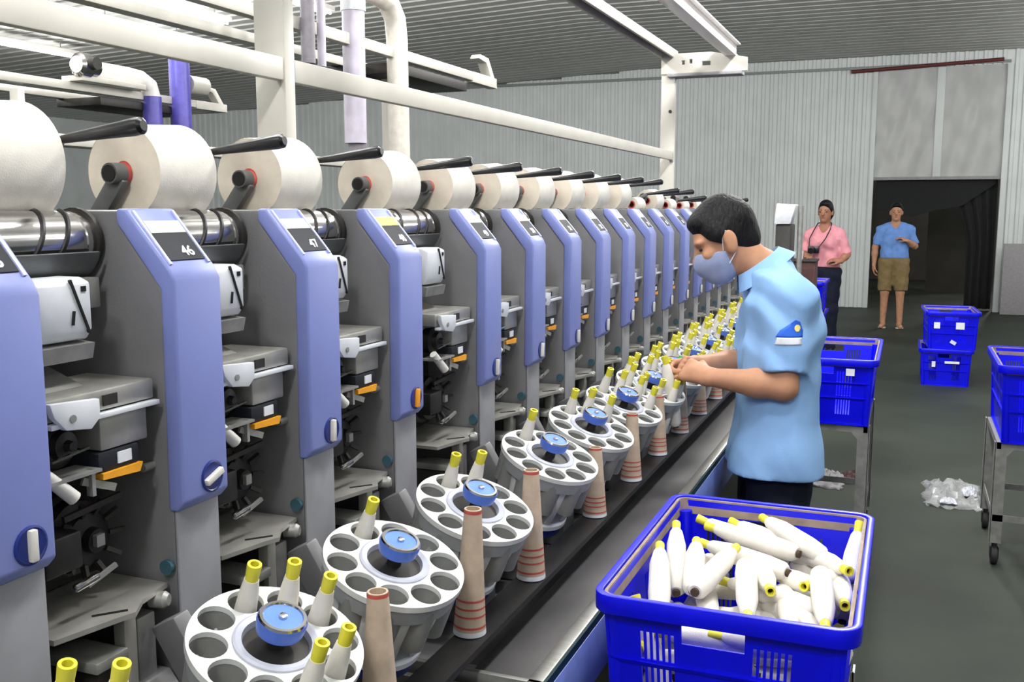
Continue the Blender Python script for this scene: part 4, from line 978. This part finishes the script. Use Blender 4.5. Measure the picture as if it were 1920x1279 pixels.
def bystander(O, yaw, sex, label):
    O = np.array(O, float); g = np.array([math.sin(yaw), -math.cos(yaw), 0]); l = np.array([math.cos(yaw), math.sin(yaw), 0]); up = np.array([0, 0, 1.])   # l = viewer's right
    P = lambda a, b, z: O+g*a+l*b+up*z
    wm = sex == 'w'; S = .97 if wm else 1.0; sw = .165 if wm else .185
    rot = np.array([g, l, up]); hz = 1.535*S if not wm else 1.545
    Hd = lambda u, s, v: P(.015+u, s, hz+v)
    pr = [ell(Hd(-.012, 0, .025), (.092, .074, .098), rot), ell(Hd(.018, 0, -.040), (.066, .058, .080), rot), ell(Hd(.045, 0, -.095), (.030, .030, .024), rot), rcone(Hd(.080, 0, .0), Hd(.10, 0, -.032), .009, .013),
          ell(Hd(.066, .03, .016), (.014, .022, .009), rot), ell(Hd(.066, -.03, .016), (.014, .022, .009), rot)]
    for s in (-1, 1): pr.append(ell(Hd(-.012, s*.077, -.015), (.016, .009, .030), rot))
    pr += [rcone(P(-.01, 0, hz-.20), P(.0, 0, hz-.08), .058, .052), rcone(P(0, .06, 1.25), P(0, .06, .95), .088, .085), rcone(P(0, -.06, 1.25), P(0, -.06, .95), .088, .085), rcone(P(-.005, -.04, 1.36), P(-.005, -sw+.015, 1.315), .045, .045), rcone(P(-.005, .04, 1.36), P(-.005, sw-.015, 1.315), .045, .045)]
    if wm: arms = {'L': (P(0, sw, 1.300), P(-.01, sw+.075, 1.09), P(.09, sw+.05, 1.02), g*.3-l*.6+up*.1), 'R': (P(0, -sw, 1.300), P(.02, -sw-.045, 1.08), P(.17, -sw+.0, 1.08), g*.6+l*.5)}
    else: arms = {'L': (P(0, sw, 1.300), P(-.02, sw+.06, 1.09), P(.13, sw-.03, 1.16), -l*.8+up*.4+g*.2), 'R': (P(0, -sw, 1.300), P(-.01, -sw-.055, 1.07), P(.03, -sw-.06, .84), -up)}
    for s, (a, b, c, d) in arms.items():
        pr += [rcone(a, b, .05, .04), rcone(b, b+(c-b)*.35, .04, .041), rcone(b+(c-b)*.35, c, .041, .026)]
        hand(pr, c, d, (l if s == 'R' else -l)*.5-up*.5 if abs(d[2]) < .9 else (l if s == 'R' else -l), g, .5)
    for b in (-.095, .095):
        pr += [rcone(P(0, b, .90), P(.01, b, .48), .088, .056), rcone(P(.01, b, .48), P(-.005, b+.01*np.sign(b), .09), .054, .036), rcone(P(-.03, b, .045), P(.13, b*1.3, .030), .033, .028)]
    body = sdf_object('person', pr, M_skind if wm else M_skin, None, .008, .02, origin=tuple(O), smooth_it=2); tag(body, label, 'person')
    sp = [rcone(P(0, .066, 1.24), P(0, .066, .90), .100, .115 if not wm else .118), rcone(P(0, -.066, 1.24), P(0, -.066, .90), .100, .115 if not wm else .118), rcone(P(-.005, -.04, 1.365), P(-.005, -sw+.02, 1.312), .052, .054), rcone(P(-.005, .04, 1.365), P(-.005, sw-.02, 1.312), .052, .054)]
    if wm: sp += [ell(P(.07, .075, 1.22), (.07, .075, .075), rot), ell(P(.07, -.075, 1.22), (.07, .075, .075), rot)]
    for s, (a, b, c, d) in arms.items(): sp.append(rcone(a, a+(b-a)*(.85 if not wm else 1.0), .056, .056, True))
    sdf_object('top' if wm else 'polo_shirt', sp, M_pink if wm else M_polo, body, .009, .04, wr=.004, cuts=[(P(0, 0, .93 if not wm else .95), (0, 0, -1))], minus=[rcone(P(.01, 0, 1.38), P(.03, 0, 1.52), .058, .075)])
    tp = [ell(P(-.01, 0, .90), (.125, .165, .11), rot)]
    for b in (-.09, .09):
        tp += [rcone(P(0, b, .88), P(.008, b*1.1, .50), .108, .088 if not wm else .075, not wm)]
        if wm: tp.append(rcone(P(.008, b*1.1, .50), P(-.005, b*1.1, .06), .075, .062, True))
    sdf_object('trousers' if wm else 'shorts', tp, M_navy if wm else M_khaki, body, .009, .03, wr=.003, cuts=[(P(0, 0, .945), (0, 0, 1))])
    for b in (-.095, .095):
        if wm: sdf_object('shoe', [rcone(P(-.05, b, .04), P(.13, b*1.3, .034), .042, .038)], M_black, body, .008, .02, cuts=[(P(0, 0, .002), (0, 0, -1))])
        else:
            MB().rev(P(.045, b*1.15, .002), P(.045, b*1.15, .3), [(0, .05), (.014, .05)], 18).build('sandal_sole', M_lever, body)
    hp = [ell(Hd(-.018, 0, .032), (.098, .080, .102), rot), ell(Hd(.035, 0, .085), (.05, .055, .030), rot)]
    if wm: hp += [ell(Hd(-.055, 0, -.02), (.055, .076, .085), rot)]
    sdf_object('hair', hp, M_hair, body, .007, .02, wr=.002, cuts=[] if wm else [(Hd(0, 0, .005), g*.62-up*.78)], minus=[ell(Hd(.085, 0, -.030), (.085, .085, .090), rot)])
    for s in (-1, 1):
        sdf_object('eye', [ell(Hd(.073, s*.030, -.002), (.007, .013, .005), rot)], M_eye, body, .002, .002)
        sdf_object('eyebrow', [rcone(Hd(.082, s*.018, .018), Hd(.070, s*.046, .020), .0045, .0035)], M_hair, body, .002, .004)
    sdf_object('mouth', [ell(Hd(.080, 0, -.064), (.008, .022, .006), rot)], M_lip, body, .002, .002)
    return P
bystander((-.155, 14.02, 0), R(0), 'm', 'man in blue polo and khaki shorts standing at the dark doorway')
PW = bystander((-.84, 11.3, 0), R(-12), 'w', 'woman in pink top with a camera round her neck')
cmr = thing('camera_on_strap', tuple(PW(.15, -.06, 1.14)), 'black camera hanging on a strap against the pink top', 'camera')
MB().box(tuple(PW(.19, -.06, 1.14)+np.array([-.06, -.03, -.04])), tuple(PW(.19, -.06, 1.14)+np.array([.06, .03, .04]))).build('camera_body', M_blk, cmr, bevel=.008)
MB().cyl(PW(.21, -.06, 1.14), PW(.29, -.06, 1.13), .032, n=16).build('lens', M_blk, cmr)
for s in (-1, 1): MB().tube([PW(.18, -.06+s*.055, 1.17), PW(.165, s*.085-.03, 1.26), PW(.10, s*.085, 1.36), PW(.02, s*.075, 1.42), PW(-.06, s*.02, 1.44)], .006, 6).build('strap', M_blk, cmr)
# things beside the woman
bc = thing('brown_cabinet', (-.87, 9.2, 0), 'dark brown cabinet standing between the worker and the woman', 'cabinet')
MB().box((-1.00, 9.05, .05), (-.745, 9.35, 1.11)).build('cabinet_body', M_brown, bc, bevel=.006)
MB().box((-1.01, 9.04, 1.11), (-.735, 9.36, 1.13)).build('top_board', M_dark, bc, bevel=.004)
MB().box((-.98, 9.044, .12), (-.765, 9.05, 1.05)).build('cabinet_door', M_brown, bc)
MB().box((-1.00, 9.05, 0), (-.745, 9.35, .05)).build('plinth', M_dark, bc)
cup = MB().rev((-.89, 9.15, 1.13), (-.89, 9.15, 1.4), [(0, .028), (.075, .036), (.075, .032), (.01, .025)], 18, cap=False).build('cup', M_white, origin=(-.89, 9.15, 1.13)); tag(cup, 'white cup on top of the dark brown cabinet', 'cup')

# ------------------------------------------------------------------ rubbish on the floor
def crumple(loc, w_, l_, h_, m, name, label, cat, seed):
    r = random.Random(seed); n = 14; vs = []
    for i in range(n+1):
        for j in range(n+1):
            u, v = i/n-.5, j/n-.5; e = max(0, 1-(2*abs(u))**3)*max(0, 1-(2*abs(v))**3)
            vs.append((u*w_*(1+r.uniform(-.12, .12)), v*l_*(1+r.uniform(-.12, .12)), .002+h_*e*r.uniform(.2, 1)))
    o = MB().add(vs, [(i*(n+1)+j, (i+1)*(n+1)+j, (i+1)*(n+1)+j+1, i*(n+1)+j+1) for i in range(n) for j in range(n)]).build(name, m, origin=(0, 0, 0), smooth=25)
    o.location = loc; md = o.modifiers.new('thick', 'SOLIDIFY'); md.thickness = .0015; return tag(o, label, cat)
crumple((.30, 5.85, 0), .30, .55, .07, M_film, 'plastic_film', 'crumpled clear plastic film on the floor beside the right trolley', 'plastic film', 1)
crumple((.38, 5.80, .03), .08, .12, .05, M_paperw, 'paper_scrap', 'white scrap lying on the crumpled film', 'scrap', 2)
crumple((.27, 5.62, .02), .09, .07, .03, M_paperw, 'paper_scrap', 'flat white scrap at the near edge of the crumpled film', 'scrap', 3)
crumple((-.38, 5.9, 0), .22, .35, .06, M_grey, 'waste_yarn', 'grey heap of waste yarn under the trolley behind the worker', 'yarn waste', 4)
crumple((-.22, 6.0, 0), .14, .25, .05, M_brown, 'waste_rag', 'brown rag on the floor behind the trolley of the empty crate', 'rag', 5)
